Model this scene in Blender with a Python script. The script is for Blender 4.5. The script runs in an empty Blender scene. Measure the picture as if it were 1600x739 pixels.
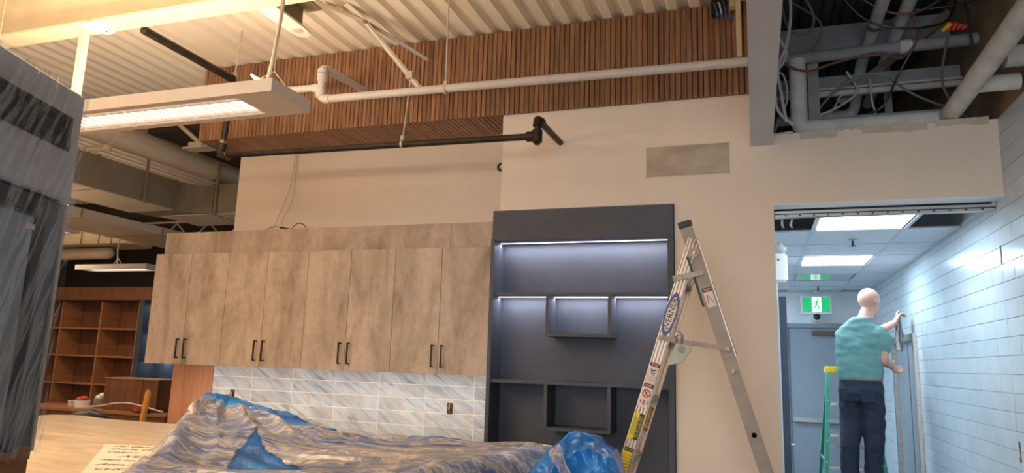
import bpy, bmesh, math, random
from mathutils import Vector, Matrix, noise
import numpy as np
S = bpy.context.scene
COL = S.collection
PI = math.pi
random.seed(7)

# ---------------------------------------------------------------- camera
cam_d = bpy.data.cameras.new('camera'); cam = bpy.data.objects.new('camera', cam_d); COL.objects.link(cam)
YAW, PITCH, ROLL, FPX = 0.33243, 0.17433, 0.03159, 1109.1
cam_d.sensor_fit = 'HORIZONTAL'; cam_d.sensor_width = 36.0; cam_d.lens = FPX * 36.0 / 1600.0
cam_d.clip_start = 0.05; cam_d.clip_end = 100
fw = Vector((-math.sin(YAW)*math.cos(PITCH), math.cos(YAW)*math.cos(PITCH), math.sin(PITCH)))
rt0 = Vector((math.cos(YAW), math.sin(YAW), 0)); up0 = rt0.cross(fw)
rt = rt0*math.cos(ROLL) + up0*math.sin(ROLL); up = -rt0*math.sin(ROLL) + up0*math.cos(ROLL)
mw = Matrix((rt, up, -fw)).transposed().to_4x4(); mw.translation = (0, 0, 1.65)
cam.matrix_world = mw
S.camera = cam

# ---------------------------------------------------------------- world, exposure, big lights
S.view_settings.view_transform = 'Standard'; S.view_settings.look = 'None'
S.view_settings.gamma = 1.0; S.view_settings.use_curve_mapping = False
S.view_settings.exposure = 0.0
S.cycles.use_denoising = True
S.cycles.max_bounces = 6; S.cycles.transparent_max_bounces = 12
S.cycles.sample_clamp_indirect = 6.0
W = bpy.data.worlds.new('world'); S.world = W; W.use_nodes = True
bg = W.node_tree.nodes['Background']; bg.inputs[0].default_value = (0.62, 0.78, 1.0, 1); bg.inputs[1].default_value = 1.6

def area(name, loc, size, power, color, rot=(0, 0, 0)):
    l = bpy.data.lights.new(name, 'AREA'); l.shape = 'RECTANGLE'; l.size, l.size_y = size
    l.energy = power; l.color = color
    o = bpy.data.objects.new(name, l); o.location = loc; o.rotation_euler = rot; COL.objects.link(o)
    return o
WARM = (1.0, 0.80, 0.59); COOL = (0.58, 0.81, 1.0)
# daylight through the shop window behind the camera
area('daylight_window', (.05, -3.32, 1.9), (2.3, 2.4), 120, (0.82, 0.91, 1.0), (PI/2, 0, 0))

# ---------------------------------------------------------------- material helpers
MATS = {}
def lin(c): return tuple(((x/255)/12.92 if x/255 <= .04045 else ((x/255+.055)/1.055)**2.4) for x in c)
class NT:
    def __init__(s, name):
        s.m = bpy.data.materials.new(name); s.m.use_nodes = True; s.t = s.m.node_tree
        s.b = s.t.nodes['Principled BSDF']; s.out = s.t.nodes['Material Output']; MATS[name] = s.m
    def n(s, typ, **kw):
        o = s.t.nodes.new(typ)
        for k, v in kw.items():
            if k.startswith('i_'): o.inputs[k[2:].replace('_', ' ')].default_value = v
            else: setattr(o, k, v)
        return o
    def l(s, a, b): s.t.links.new(a, b)
    def coord(s, scale=(1, 1, 1), rot=(0, 0, 0), kind='Object', rand=0.0):
        tc = s.n('ShaderNodeTexCoord'); mp = s.n('ShaderNodeMapping')
        mp.inputs['Scale'].default_value = scale
        src = tc.outputs[kind]
        if any(rot):
            m0 = s.n('ShaderNodeMapping'); m0.inputs['Rotation'].default_value = rot; s.l(src, m0.inputs[0]); src = m0.outputs[0]
        if rand:
            oi = s.n('ShaderNodeObjectInfo'); ml = s.n('ShaderNodeMath', operation='MULTIPLY'); s.l(oi.outputs['Random'], ml.inputs[0]); ml.inputs[1].default_value = rand
            ad = s.n('ShaderNodeVectorMath', operation='ADD'); s.l(src, ad.inputs[0]); s.l(ml.outputs[0], ad.inputs[1]); src = ad.outputs[0]
        s.l(src, mp.inputs[0]); return mp.outputs[0]
    def noise(s, vec, scale, detail=4, rough=.55, dist=0):
        o = s.n('ShaderNodeTexNoise'); o.inputs['Scale'].default_value = scale; o.inputs['Detail'].default_value = detail
        o.inputs['Roughness'].default_value = rough; o.inputs['Distortion'].default_value = dist
        s.l(vec, o.inputs['Vector']); return o.outputs['Fac']
    def ramp(s, fac, stops):
        r = s.n('ShaderNodeValToRGB'); e = r.color_ramp.elements
        while len(e) < len(stops): e.new(.5)
        for el, (p, c) in zip(e, stops):
            el.position = p; el.color = (*c, 1) if len(c) == 3 else c
        s.l(fac, r.inputs[0]); return r.outputs[0]
    def bump(s, h, strength=.2, dist=.01):
        b = s.n('ShaderNodeBump'); b.inputs['Strength'].default_value = strength; b.inputs['Distance'].default_value = dist
        s.l(h, b.inputs['Height']); s.l(b.outputs[0], s.b.inputs['Normal'])
    def setp(s, rough=None, metal=None, spec=None, coat=None):
        if rough is not None: s.b.inputs['Roughness'].default_value = rough
        if metal is not None: s.b.inputs['Metallic'].default_value = metal
        if spec is not None: s.b.inputs['Specular IOR Level'].default_value = spec
        if coat is not None: s.b.inputs['Coat Weight'].default_value = coat
        return s

def plain(name, rgb, rough=.5, metal=0, var=.06, scale=6, stretch=(1, 1, 1), bump=0, spec=None, bscale=None):
    t = NT(name); c = lin(rgb); v = t.coord(stretch)
    f = t.noise(v, scale)
    lo = tuple(x*(1-var*2) for x in c); hi = tuple(min(1, x*(1+var*2)) for x in c)
    t.l(t.ramp(f, [(.3, lo), (.7, hi)]), t.b.inputs['Base Color'])
    t.setp(rough, metal, spec)
    if bump: t.bump(t.noise(v, bscale or scale*6), bump, .004)
    return t.m
def emit(name, rgb, strength):
    t = NT(name); t.b.inputs['Base Color'].default_value = (*lin(rgb), 1)
    t.b.inputs['Emission Color'].default_value = (*lin(rgb), 1); t.b.inputs['Emission Strength'].default_value = strength
    return t.m

M = {}
M['wall'] = plain('painted_wall', (234, 218, 200), .75, var=.02, scale=1.5, bump=.05, bscale=60)
M['wall2'] = plain('painted_wall_grey', (205, 205, 204), .7, var=.02, scale=2)
M['patch'] = plain('joint_compound', (206, 189, 170), .9, var=.05, scale=9)
M['hallpaint'] = plain('hall_paint', (236, 238, 240), .6, var=.02)
M['block'] = plain('concrete_block', (150, 126, 94), .9, var=.15, scale=3, bump=.2)
M['darkwall'] = plain('dark_brown_wall', (46, 34, 28), .8, var=.1, scale=1)
M['floor'] = plain('concrete_floor', (120, 112, 104), .55, var=.1, scale=1.2, bump=.05)
M['deck'] = plain('cream_steel_deck', (240, 228, 210), .5, var=.03, scale=2, stretch=(1, .2, 1))
M['deckdark'] = plain('galvanised_deck', (70, 74, 80), .5, metal=.3, var=.1, scale=2)
M['cream'] = plain('cream_painted_steel', (198, 179, 144), .45, var=.03)
M['offwhite'] = plain('off_white_paint', (214, 204, 190), .5, var=.03)
M['ductgrey'] = plain('galvanised_duct', (146, 130, 106), .6, metal=0, var=.06, scale=3)
M['ductcream'] = plain('cream_duct', (222, 202, 172), .55, var=.03, scale=3)
M['pvcgrey'] = plain('grey_painted_pipe', (196, 188, 178), .45, var=.03, scale=8)
M['insul'] = plain('pipe_insulation_jacket', (214, 211, 204), .75, var=.07, scale=9, bump=.35, bscale=30)
M['insuldark'] = plain('dusty_grey_pipe', (146, 146, 146), .7, var=.08, scale=6, bump=.2)
M['iron'] = plain('black_iron_pipe', (50, 42, 36), .45, metal=.5, var=.25, scale=14, bump=.15)
M['brass'] = plain('brass_fitting', (128, 108, 84), .4, metal=.8, var=.1)
M['rod'] = plain('painted_rod', (186, 170, 150), .5, var=.04)
M['white'] = plain('white_plastic', (228, 228, 226), .4, var=.01)
M['luwhite'] = plain('luminaire_body', (205, 192, 178), .45, var=.02)
M['navy'] = plain('charcoal_laminate', (70, 73, 84), .55, var=.05, scale=5, bump=.03)
M['navydoor'] = plain('navy_paint', (60, 68, 84), .5, var=.03)
M['greydoor'] = plain('grey_door_paint', (136, 142, 150), .5, var=.03, scale=2)
M['steel'] = plain('brushed_steel', (176, 172, 166), .38, metal=.9, var=.06, scale=3, stretch=(1, 1, 12))
M['plate'] = plain('stained_steel_plate', (166, 152, 134), .45, metal=.75, var=.12, scale=4, stretch=(1, 1, 2))
M['darksteel'] = plain('dark_handle_steel', (72, 62, 56), .35, metal=.8, var=.05)
M['alu'] = plain('ladder_aluminium', (196, 178, 162), .42, metal=.55, var=.06, scale=8, stretch=(2, 2, .6))
M['aludull'] = plain('dull_aluminium', (138, 122, 108), .5, metal=.5, var=.08, scale=10)
M['zinc'] = plain('zinc_bracket', (128, 121, 102), .4, metal=.6, var=.1, scale=12)
M['green_fg'] = plain('green_fibreglass', (24, 134, 108), .45, var=.06)
M['yellow'] = plain('yellow_plastic', (236, 190, 22), .5, var=.04)
M['darkgreen'] = plain('dark_green_plastic', (22, 48, 40), .5, var=.06)
M['black'] = plain('black_plastic', (24, 23, 24), .4, var=.1)
M['void'] = plain('black_void', (14, 13, 13), .9, var=.1)
M['outbox'] = plain('outlet_box', (96, 52, 40), .6, var=.2, scale=30)
M['copper'] = plain('wire_copper_brown', (120, 82, 62), .5, var=.1)
M['wirew'] = plain('wire_white', (196, 190, 184), .5, var=.05)
M['wireg'] = plain('wire_grey', (118, 116, 116), .5, var=.05)
M['wireb'] = plain('wire_blue', (54, 90, 140), .5, var=.05)
M['red'] = plain('red_plastic', (206, 56, 42), .5, var=.08)
M['orange'] = plain('orange_wood', (226, 148, 50), .5, var=.08, scale=10, stretch=(3, 3, .5))
M['rust'] = plain('rust_red_cloth', (150, 62, 40), .8, var=.15, scale=20, bump=.4)
M['paper'] = plain('paper', (212, 196, 174), .8, var=.02)
M['ink'] = plain('ink', (70, 60, 64), .7, var=.02)
M['card'] = plain('cardboard', (126, 96, 66), .8, var=.08, scale=9, bump=.2)
M['rag'] = plain('grey_rag', (182, 180, 178), .9, var=.08, scale=14, bump=.4)
M['label_w'] = plain('label_white', (226, 206, 188), .5, var=.02)
M['label_y'] = plain('label_yellow', (232, 200, 24), .5, var=.05, scale=30)
M['label_k'] = plain('label_black', (36, 26, 22), .5, var=.04)
M['label_r'] = plain('label_red', (176, 58, 48), .5, var=.04)
M['logo_blue'] = plain('logo_blue', (46, 52, 128), .4, var=.02)
M['ctile'] = plain('ceiling_tile_board', (206, 214, 222), .85, var=.02, scale=40, bump=.15, bscale=120)
M['tbar'] = plain('white_tbar', (196, 204, 212), .5, var=.01)
M['skin'] = plain('skin', (206, 152, 130), .5, var=.05, scale=12, bump=.05)
M['shirt'] = plain('teal_tshirt', (104, 144, 140), .85, var=.07, scale=8, bump=.35, bscale=22)
M['jeans'] = plain('dark_denim', (36, 41, 58), .85, var=.16, scale=10, bump=.3, bscale=40)
M['leather'] = plain('leather_belt', (128, 84, 72), .6, var=.1)
M['shoe'] = plain('shoe', (40, 38, 38), .7, var=.1)
M['eye'] = plain('eye_white', (230, 228, 222), .3, var=.01)
M['grout'] = plain('grout', (240, 234, 224), .8, var=.02)
M['groutw'] = plain('grout_grey', (178, 188, 194), .8, var=.02)
M['glasswhite'] = emit('lamp_diffuser_cool', (236, 248, 255), 6.0)
M['hoodsteel'] = plain('satin_hood_steel', (172, 180, 190), .42, metal=.35, var=.04, scale=2, stretch=(1, 1, 8))
M['machinebody'] = plain('machine_body_grey', (84, 96, 112), .5, var=.05)
M['slateglass'] = plain('dark_slate_glass', (134, 148, 160), .15, var=.03)
M['glassoff'] = plain('troffer_lens_unlit', (170, 190, 190), .12, var=.02)
M['lampwarm'] = emit('lamp_louver_warm', (255, 236, 214), 2.2)
M['led'] = emit('led_strip', (240, 238, 255), 5.0)
M['exitgreen'] = emit('exit_green', (20, 168, 96), .9)
M['exitwhite'] = emit('exit_white', (236, 250, 244), 1.1)

t = NT('walnut_slat'); v = t.coord((14, 14, .9), rand=40)
g = t.noise(v, 3.2, 6, .6, .6); g2 = t.noise(t.coord((60, 60, 1.2), rand=17), 4, 3)
oi = t.n('ShaderNodeObjectInfo')
a1 = t.ramp(g, [(.25, lin((102, 72, 50))), (.5, lin((136, 96, 66))), (.78, lin((168, 124, 90)))])
hs = t.n('ShaderNodeHueSaturation'); mr = t.n('ShaderNodeMapRange'); mr.inputs['To Min'].default_value = .82; mr.inputs['To Max'].default_value = 1.2
t.l(oi.outputs['Random'], mr.inputs['Value']); t.l(mr.outputs[0], hs.inputs['Value']); t.l(a1, hs.inputs['Color'])
t.l(hs.outputs[0], t.b.inputs['Base Color']); t.setp(.5); t.bump(g2, .25, .002); M['slat'] = t.m

t = NT('walnut_backing'); v = t.coord((1, 1, 1)); t.l(t.ramp(t.noise(v, 8), [(.3, lin((58, 34, 22))), (.7, lin((78, 48, 30)))]), t.b.inputs['Base Color']); t.setp(.7); M['slatback'] = t.m

def woodm(name, c1, c2, c3, st=(10, 10, .8), sc=2.5):
    t = NT(name); v = t.coord(st); g = t.noise(v, sc, 6, .6, .4)
    t.l(t.ramp(g, [(.28, lin(c1)), (.5, lin(c2)), (.75, lin(c3))]), t.b.inputs['Base Color']); t.setp(.5); t.bump(g, .06, .002)
    return t.m
M['wood'] = woodm('warm_oak_veneer', (162, 104, 72), (180, 120, 84), (192, 134, 98))
M['bookwood'] = woodm('walnut_carcass', (96, 58, 36), (118, 74, 46), (134, 88, 58))
M['bookwoodl'] = woodm('walnut_edge', (140, 92, 58), (160, 108, 70), (172, 122, 84), (10, .8, 10))

t = NT('concrete_look_laminate'); v = t.coord((1.6, 1.6, .55), rand=30); vf = t.coord((22, 22, .8), rand=30)
a = t.noise(v, 2.6, 6, .62, .5); b = t.noise(vf, 3, 5, .7); c = t.noise(t.coord((1, 1, .7), rand=11), 26, 3, .6)
base = t.ramp(a, [(.28, lin((122, 106, 92))), (.42, lin((164, 146, 130))), (.58, lin((186, 168, 152))), (.75, lin((196, 178, 162)))])
mx = t.n('ShaderNodeMixRGB', blend_type='MULTIPLY'); mx.inputs[0].default_value = .28
t.l(base, mx.inputs[1]); t.l(t.ramp(b, [(.3, (.78, .76, .73)), (.65, (1, 1, 1))]), mx.inputs[2])
mx2 = t.n('ShaderNodeMixRGB', blend_type='MULTIPLY'); mx2.inputs[0].default_value = .4
t.l(mx.outputs[0], mx2.inputs[1]); t.l(t.ramp(c, [(.35, (.72, .70, .68)), (.55, (1, 1, 1))]), mx2.inputs[2])
t.l(mx2.outputs[0], t.b.inputs['Base Color']); t.setp(.6); M['lam'] = t.m

t = NT('striated_marble_tile'); v = t.coord((1.2, 1, 9), (0, math.radians(-32), 0), rand=23)
a = t.noise(v, 2.2, 6, .6, .35); b = t.noise(t.coord((.8, 1, 2.2), (0, math.radians(-32), 0), rand=51), 3, 3)
base = t.ramp(a, [(.28, lin((150, 144, 142))), (.40, lin((196, 200, 204))), (.50, lin((214, 218, 220))), (.58, lin((204, 194, 180))), (.66, lin((178, 190, 208))), (.8, lin((216, 214, 208)))])
mx = t.n('ShaderNodeMixRGB', blend_type='MULTIPLY'); mx.inputs[0].default_value = .8
t.l(base, mx.inputs[1]); t.l(t.ramp(b, [(.35, (.74, .72, .72)), (.62, (1, 1, 1))]), mx.inputs[2])
t.l(mx.outputs[0], t.b.inputs['Base Color']); t.setp(.15); M['marble'] = t.m

t = NT('white_glazed_tile'); v = t.coord((1, 1, 1), rand=9)
t.l(t.ramp(t.noise(v, 5), [(.3, lin((196, 206, 214))), (.7, lin((208, 216, 222)))]), t.b.inputs['Base Color']); t.setp(.2, spec=.25)
t.bump(t.noise(v, 9, 2), .05, .004); M['wtile'] = t.m

t = NT('striated_stone_top'); v = t.coord((.7, 5, 3), (0, 0, math.radians(8)))
a = t.noise(v, 2.4, 8, .65, 1.2)
t.l(t.ramp(a, [(.25, lin((140, 122, 98))), (.42, lin((184, 160, 128))), (.6, lin((202, 178, 146))), (.8, lin((212, 190, 160)))]), t.b.inputs['Base Color']); t.setp(.35); M['stone'] = t.m

t = NT('blue_tarp'); v = t.coord()
t.l(t.ramp(t.noise(v, 4, 5), [(.3, lin((8, 66, 128))), (.55, lin((16, 104, 176))), (.75, lin((30, 138, 196)))]), t.b.inputs['Base Color']); t.setp(.35); t.bump(t.noise(v, 26, 4, .6, 1.5), .5, .01); M['tarp'] = t.m

def film(name, st, sc, base, big, line, tint=(232, 226, 220), rough=.22, bs=.6, rot=(0, 0, 0), warp=.25, lsc=3.0):
    t = NT(name); v = t.coord((1, 1, 1), rot)
    nz = t.n('ShaderNodeTexNoise'); nz.inputs['Scale'].default_value = 2.2; nz.inputs['Detail'].default_value = 2; t.l(v, nz.inputs['Vector'])
    sb_ = t.n('ShaderNodeVectorMath', operation='SUBTRACT'); t.l(nz.outputs['Color'], sb_.inputs[0]); sb_.inputs[1].default_value = (.5, .5, .5)
    sc_ = t.n('ShaderNodeVectorMath', operation='SCALE'); t.l(sb_.outputs[0], sc_.inputs[0]); sc_.inputs['Scale'].default_value = warp
    ad = t.n('ShaderNodeVectorMath', operation='ADD'); t.l(v, ad.inputs[0]); t.l(sc_.outputs[0], ad.inputs[1])
    mp = t.n('ShaderNodeMapping'); mp.inputs['Scale'].default_value = st; t.l(ad.outputs[0], mp.inputs[0])
    f1 = t.noise(mp.outputs[0], sc, 4, .55); f2 = t.noise(mp.outputs[0], sc*lsc, 4, .6)
    ln = t.ramp(f2, [(.40, (0,)*3), (.50, (1,)*3), (.60, (0,)*3)]) if 0 else t.ramp(f2, [(.42, (0,)*3), (.495, (1,)*3), (.505, (1,)*3), (.58, (0,)*3)])
    bg_ = t.ramp(f1, [(.38, (0,)*3), (.64, (1,)*3)])
    def mul(a, k):
        m = t.n('ShaderNodeMath', operation='MULTIPLY'); t.l(a, m.inputs[0]); m.inputs[1].default_value = k; return m.outputs[0]
    def add(a, b_):
        m = t.n('ShaderNodeMath', operation='ADD', use_clamp=True); t.l(a, m.inputs[0])
        if isinstance(b_, float): m.inputs[1].default_value = b_
        else: t.l(b_, m.inputs[1])
        return m.outputs[0]
    fac = add(add(mul(bg_, big), mul(ln, line)), float(base))
    t.b.inputs['Base Color'].default_value = (*lin(tint), 1); t.setp(rough, spec=.8)
    t.bump(add(mul(f1, .6), mul(f2, .6)), bs, .02)
    tr = t.n('ShaderNodeBsdfTransparent'); tr.inputs[0].default_value = (.97, .98, 1, 1); mx = t.n('ShaderNodeMixShader')
    t.l(fac, mx.inputs[0]); t.l(tr.outputs[0], mx.inputs[1]); t.l(t.b.outputs[0], mx.inputs[2]); t.l(mx.outputs[0], t.out.inputs['Surface'])
    return t.m
M['film'] = film('clear_dust_sheet', (.9, 6.5, 5), 1.5, .10, .36, .42, (206, 192, 176), .24, .35, (0, 0, -.2), .42, 2.8)
M['wrap'] = film('clear_stretch_wrap', (5, 9, .8), 1.0, .02, .05, .30, (190, 206, 226), .14, 1.0, (.32, 0, 0), .12, 2.6)

t = NT('window_glass'); t.b.inputs['Transmission Weight'].default_value = 1; t.setp(.02); t.b.inputs['IOR'].default_value = 1.05; M['glass'] = t.m
M['skyboard'] = None

# ---------------------------------------------------------------- object helpers
LOC = {}
def root(name, loc, label, cat, group=None, rz=0):
    o = bpy.data.objects.new(name, None); o.location = loc; o.rotation_euler = (0, 0, rz); o.empty_display_size = .1
    COL.objects.link(o); o['label'] = label; o['category'] = cat
    if group: o['group'] = group
    LOC[o.name] = Vector(loc); return o
def tag(o, label=None, cat=None, group=None, kind=None):
    if label: o['label'] = label
    if cat: o['category'] = cat
    if group: o['group'] = group
    if kind: o['kind'] = kind
    return o

class MB:
    def __init__(s): s.v = []; s.f = []; s.mi = []; s.cur = 0
    def add(s, vs, fs):
        n = len(s.v); s.v += [tuple(map(float, q)) for q in vs]; s.f += [tuple(n+i for i in f) for f in fs]; s.mi += [s.cur]*len(fs); return s
    def mat(s, i): s.cur = i; return s
    def box(s, x0, x1, y0, y1, z0, z1):
        return s.add([(x0,y0,z0),(x1,y0,z0),(x1,y1,z0),(x0,y1,z0),(x0,y0,z1),(x1,y0,z1),(x1,y1,z1),(x0,y1,z1)],
                     [(0,3,2,1),(4,5,6,7),(0,1,5,4),(1,2,6,5),(2,3,7,6),(3,0,4,7)])
    def hexa(s, q): return s.add(q, [(0,3,2,1),(4,5,6,7),(0,1,5,4),(1,2,6,5),(2,3,7,6),(3,0,4,7)])
    def bar(s, p0, p1, w, h, upv=(0, 0, 1)):
        p0, p1 = Vector(p0), Vector(p1); d = (p1-p0).normalized(); u = Vector(upv); a = d.cross(u)
        if a.length < 1e-4: a = d.cross(Vector((1, 0, 0)))
        a.normalize(); b = a.cross(d); q = []
        for p in (p0, p1):
            for sa, sb in ((-1,-1),(1,-1),(1,1),(-1,1)): q.append(p + a*sa*w/2 + b*sb*h/2)
        return s.hexa(q)
    def tube(s, pts, r, n=10, cap=True):
        pts = [Vector(p) for p in pts]; rr = r if isinstance(r, (list, tuple)) else [r]*len(pts)
        t0 = (pts[1]-pts[0]).normalized(); a = t0.cross(Vector((0, 0, 1)))
        if a.length < 1e-3: a = t0.cross(Vector((1, 0, 0)))
        a.normalize(); vs = []; fs = []
        for i, p in enumerate(pts):
            if i == 0: d = pts[1]-pts[0]
            elif i == len(pts)-1: d = pts[-1]-pts[-2]
            else: d = (pts[i+1]-pts[i]).normalized() + (pts[i]-pts[i-1]).normalized()
            if d.length < 1e-6: d = t0
            d = d.normalized(); a = a - d*a.dot(d); a.normalize(); b = d.cross(a)
            k = 1.0
            if 0 < i < len(pts)-1:
                c = (pts[i+1]-pts[i]).normalized().dot(d); k = 1/max(.6, c)
            for j in range(n):
                an = 2*PI*j/n; vs.append(p + (a*math.cos(an) + b*math.sin(an))*rr[i]*(k if k < 1.2 else 1.0))
        for i in range(len(pts)-1):
            for j in range(n):
                fs.append((i*n+j, i*n+(j+1) % n, (i+1)*n+(j+1) % n, (i+1)*n+j))
        if cap:
            fs.append(tuple(range(n-1, -1, -1))); m = (len(pts)-1)*n; fs.append(tuple(m+j for j in range(n)))
        return s.add(vs, fs)
    def prism(s, poly, axis, a0, a1):
        # poly: 2D points in the plane normal to axis ('x': (y,z), 'y': (x,z), 'z': (x,y))
        def P(q, a): return {'x': (a, q[0], q[1]), 'y': (q[0], a, q[1]), 'z': (q[0], q[1], a)}[axis]
        n = len(poly); vs = [P(q, a0) for q in poly] + [P(q, a1) for q in poly]
        fs = [tuple(range(n-1, -1, -1)), tuple(range(n, 2*n))] + [(i, (i+1) % n, n+(i+1) % n, n+i) for i in range(n)]
        return s.add(vs, fs)
    def sphere(s, c, r, n=12, m=8, sc=(1, 1, 1)):
        vs = []; fs = []
        for i in range(m+1):
            th = PI*i/m
            for j in range(n):
                ph = 2*PI*j/n; vs.append((c[0]+r*sc[0]*math.sin(th)*math.cos(ph), c[1]+r*sc[1]*math.sin(th)*math.sin(ph), c[2]+r*sc[2]*math.cos(th)))
        for i in range(m):
            for j in range(n): fs.append((i*n+j, (i+1)*n+j, (i+1)*n+(j+1) % n, i*n+(j+1) % n))
        return s.add(vs, fs)
    def mesh(s, name, mats, off=(0, 0, 0), smooth=False, bev=0, seg=1):
        me = bpy.data.meshes.new(name); o = Vector(off)
        me.from_pydata([tuple(Vector(v)-o) for v in s.v], [], s.f)
        for m in (mats if isinstance(mats, (list, tuple)) else [mats]): me.materials.append(m)
        bm = bmesh.new(); bm.from_mesh(me)
        bm.faces.ensure_lookup_table()
        for f, mi in zip(bm.faces, s.mi): f.material_index = mi; f.smooth = smooth
        bmesh.ops.remove_doubles(bm, verts=bm.verts, dist=1e-5) if smooth else None
        bmesh.ops.recalc_face_normals(bm, faces=bm.faces)
        if bev: bmesh.ops.bevel(bm, geom=list(bm.edges), offset=bev, segments=seg, affect='EDGES', clamp_overlap=True)
        bm.to_mesh(me); bm.free(); return me
    def build(s, name, mats, parent=None, smooth=False, bev=0, seg=1, local=False):
        off = Vector((0, 0, 0))
        if parent is not None and not local: off = LOC.get(parent.name, off)
        o = bpy.data.objects.new(name, s.mesh(name, mats, off, smooth, bev, seg)); COL.objects.link(o)
        if parent is not None: o.parent = parent
        LOC[o.name] = off; 
        if smooth:
            try: o.data.set_sharp_from_angle(angle=math.radians(40))
            except Exception: pass
        return o
def piece(name, me, parent, loc):
    o = bpy.data.objects.new(name, me); COL.objects.link(o); o.parent = parent
    o.location = Vector(loc) - LOC.get(parent.name, Vector((0, 0, 0))) if parent else loc
    return o
def structure(o, label=None):
    o['kind'] = 'structure'
    if label: o['label'] = label
    return o
def copy_tree(o, loc=None, label=None, parent=None):
    c = o.copy(); COL.objects.link(c)
    if parent: c.parent = parent
    if loc is not None: c.location = loc
    if label: c['label'] = label
    for ch in list(o.children): copy_tree(ch, None, None, c)
    return c
def text(name, body, size, mat, parent, mtx, extrude=.0004, align='CENTER', shear=0, ox=0):
    cu = bpy.data.curves.new(name, 'FONT'); cu.body = body; cu.size = size; cu.extrude = extrude; cu.align_x = align; cu.align_y = 'CENTER'; cu.shear = shear; cu.offset = ox
    cu.materials.append(mat); o = bpy.data.objects.new(name, cu); COL.objects.link(o)
    dg = bpy.context.evaluated_depsgraph_get(); me = bpy.data.meshes.new_from_object(o.evaluated_get(dg)); me.name = name
    bpy.data.objects.remove(o); bpy.data.curves.remove(cu)
    me.materials.clear(); me.materials.append(mat); o = bpy.data.objects.new(name, me); COL.objects.link(o)
    if parent: o.parent = parent
    o.matrix_local = mtx; return o
def frame(o, x, y):
    x = Vector(x).normalized(); y = Vector(y); y = (y - x*y.dot(x)).normalized(); z = x.cross(y)
    m = Matrix((x, y, z)).transposed().to_4x4(); m.translation = Vector(o); return m
def arc(p0, c, p1, n=5):
    p0, c, p1 = Vector(p0), Vector(c), Vector(p1)
    return [p0*(1-t)**2 + c*2*t*(1-t) + p1*t*t for t in [i/n for i in range(n+1)]]
def bezier(pts, n=8):
    # Catmull-Rom through the points
    P = [Vector(p) for p in pts]; P = [P[0]*2-P[1]] + P + [P[-1]*2-P[-2]]; out = []
    for i in range(1, len(P)-2):
        for k in range(n):
            t = k/n; a, b, c, d = P[i-1], P[i], P[i+1], P[i+2]
            out.append(.5*((2*b) + (c-a)*t + (2*a-5*b+4*c-d)*t*t + (-a+3*b-3*c+d)*t**3))
    out.append(P[-2]); return out

# ================================================================ SETTING
structure(MB().box(-13.2, 1.6, -3.6, 10.3, -.12, 0).build('floor', M['floor']))
# corrugated steel deck, flutes along Y
def deck(name, x0, x1, y0, y1, z, mat):
    b = MB(); p = .152; n = int((x1-x0)/p); prof = []
    for i in range(n+1):
        x = x0+i*p
        for dx, dz in ((0, .038), (.05, .038), (.072, 0), (.130, 0)): prof.append((x+dx, z+dz))
    vs = [(x, y0, zz) for x, zz in prof] + [(x, y1, zz) for x, zz in prof]; k = len(prof)
    b.add(vs, [(i, i+1, k+i+1, k+i) for i in range(k-1)])
    return structure(b.build(name, mat))
deck('ceiling', -13.2, .0, -3.6, 10.2, 4.09, M['deck'])
deck('ceiling_service_void', .02, 1.5, -3.6, 10.2, 4.32, M['deckdark'])
# main wall (front of partition), recess wall, header
b = MB()
b.box(-.49, .13, 4.70, 5.22, 0, 3.16).box(-.49, 0.0, 4.70, 5.22, 3.16, 4.09).box(-1.72, -.49, 4.70, 5.22, 2.715, 4.09).box(-1.72, -.49, 5.02, 5.22, 0, 2.715)
b.box(-4.41, -1.72, 5.12, 5.22, 0, 4.09)
structure(b.build('wall_back', M['wall']))
hdr = structure(MB().box(.13, 1.385, 4.70, 4.84, 2.687, 3.15).build('wall_header', M['wall'])); hdr['label'] = 'beige drywall header over the corridor opening'
rng = random.Random(3)
for (x0, x1, z0, zt) in [(.30, .52, 3.105, 3.152), (.66, 1.02, 3.108, 3.155), (1.06, 1.34, 3.125, 3.168), (.13, .26, 3.138, 3.156), (.52, .66, 3.142, 3.158)]:
    n = 7; poly = [(x0+(x1-x0)*i/n, z0+rng.uniform(-.006, .008)) for i in range(n+1)] + [(x1-(x1-x0)*i/n, zt+rng.uniform(-.006, .006)) for i in range(n+1)]
    MB().prism(poly, 'y', 4.6975, 4.70).build('joint_patch', M['patch'], hdr)
structure(MB().box(.13, 1.385, 4.702, 4.84, 2.681, 2.687).build('trim_1', M['hallpaint']))
# bulkhead running towards the camera
structure(MB().box(0.0, .135, -3.4, 4.70, 3.077, 4.32).box(0.0, .135, 4.70, 9.9, 3.16, 4.32).build('wall_bulkhead', M['wall2']))
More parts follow.
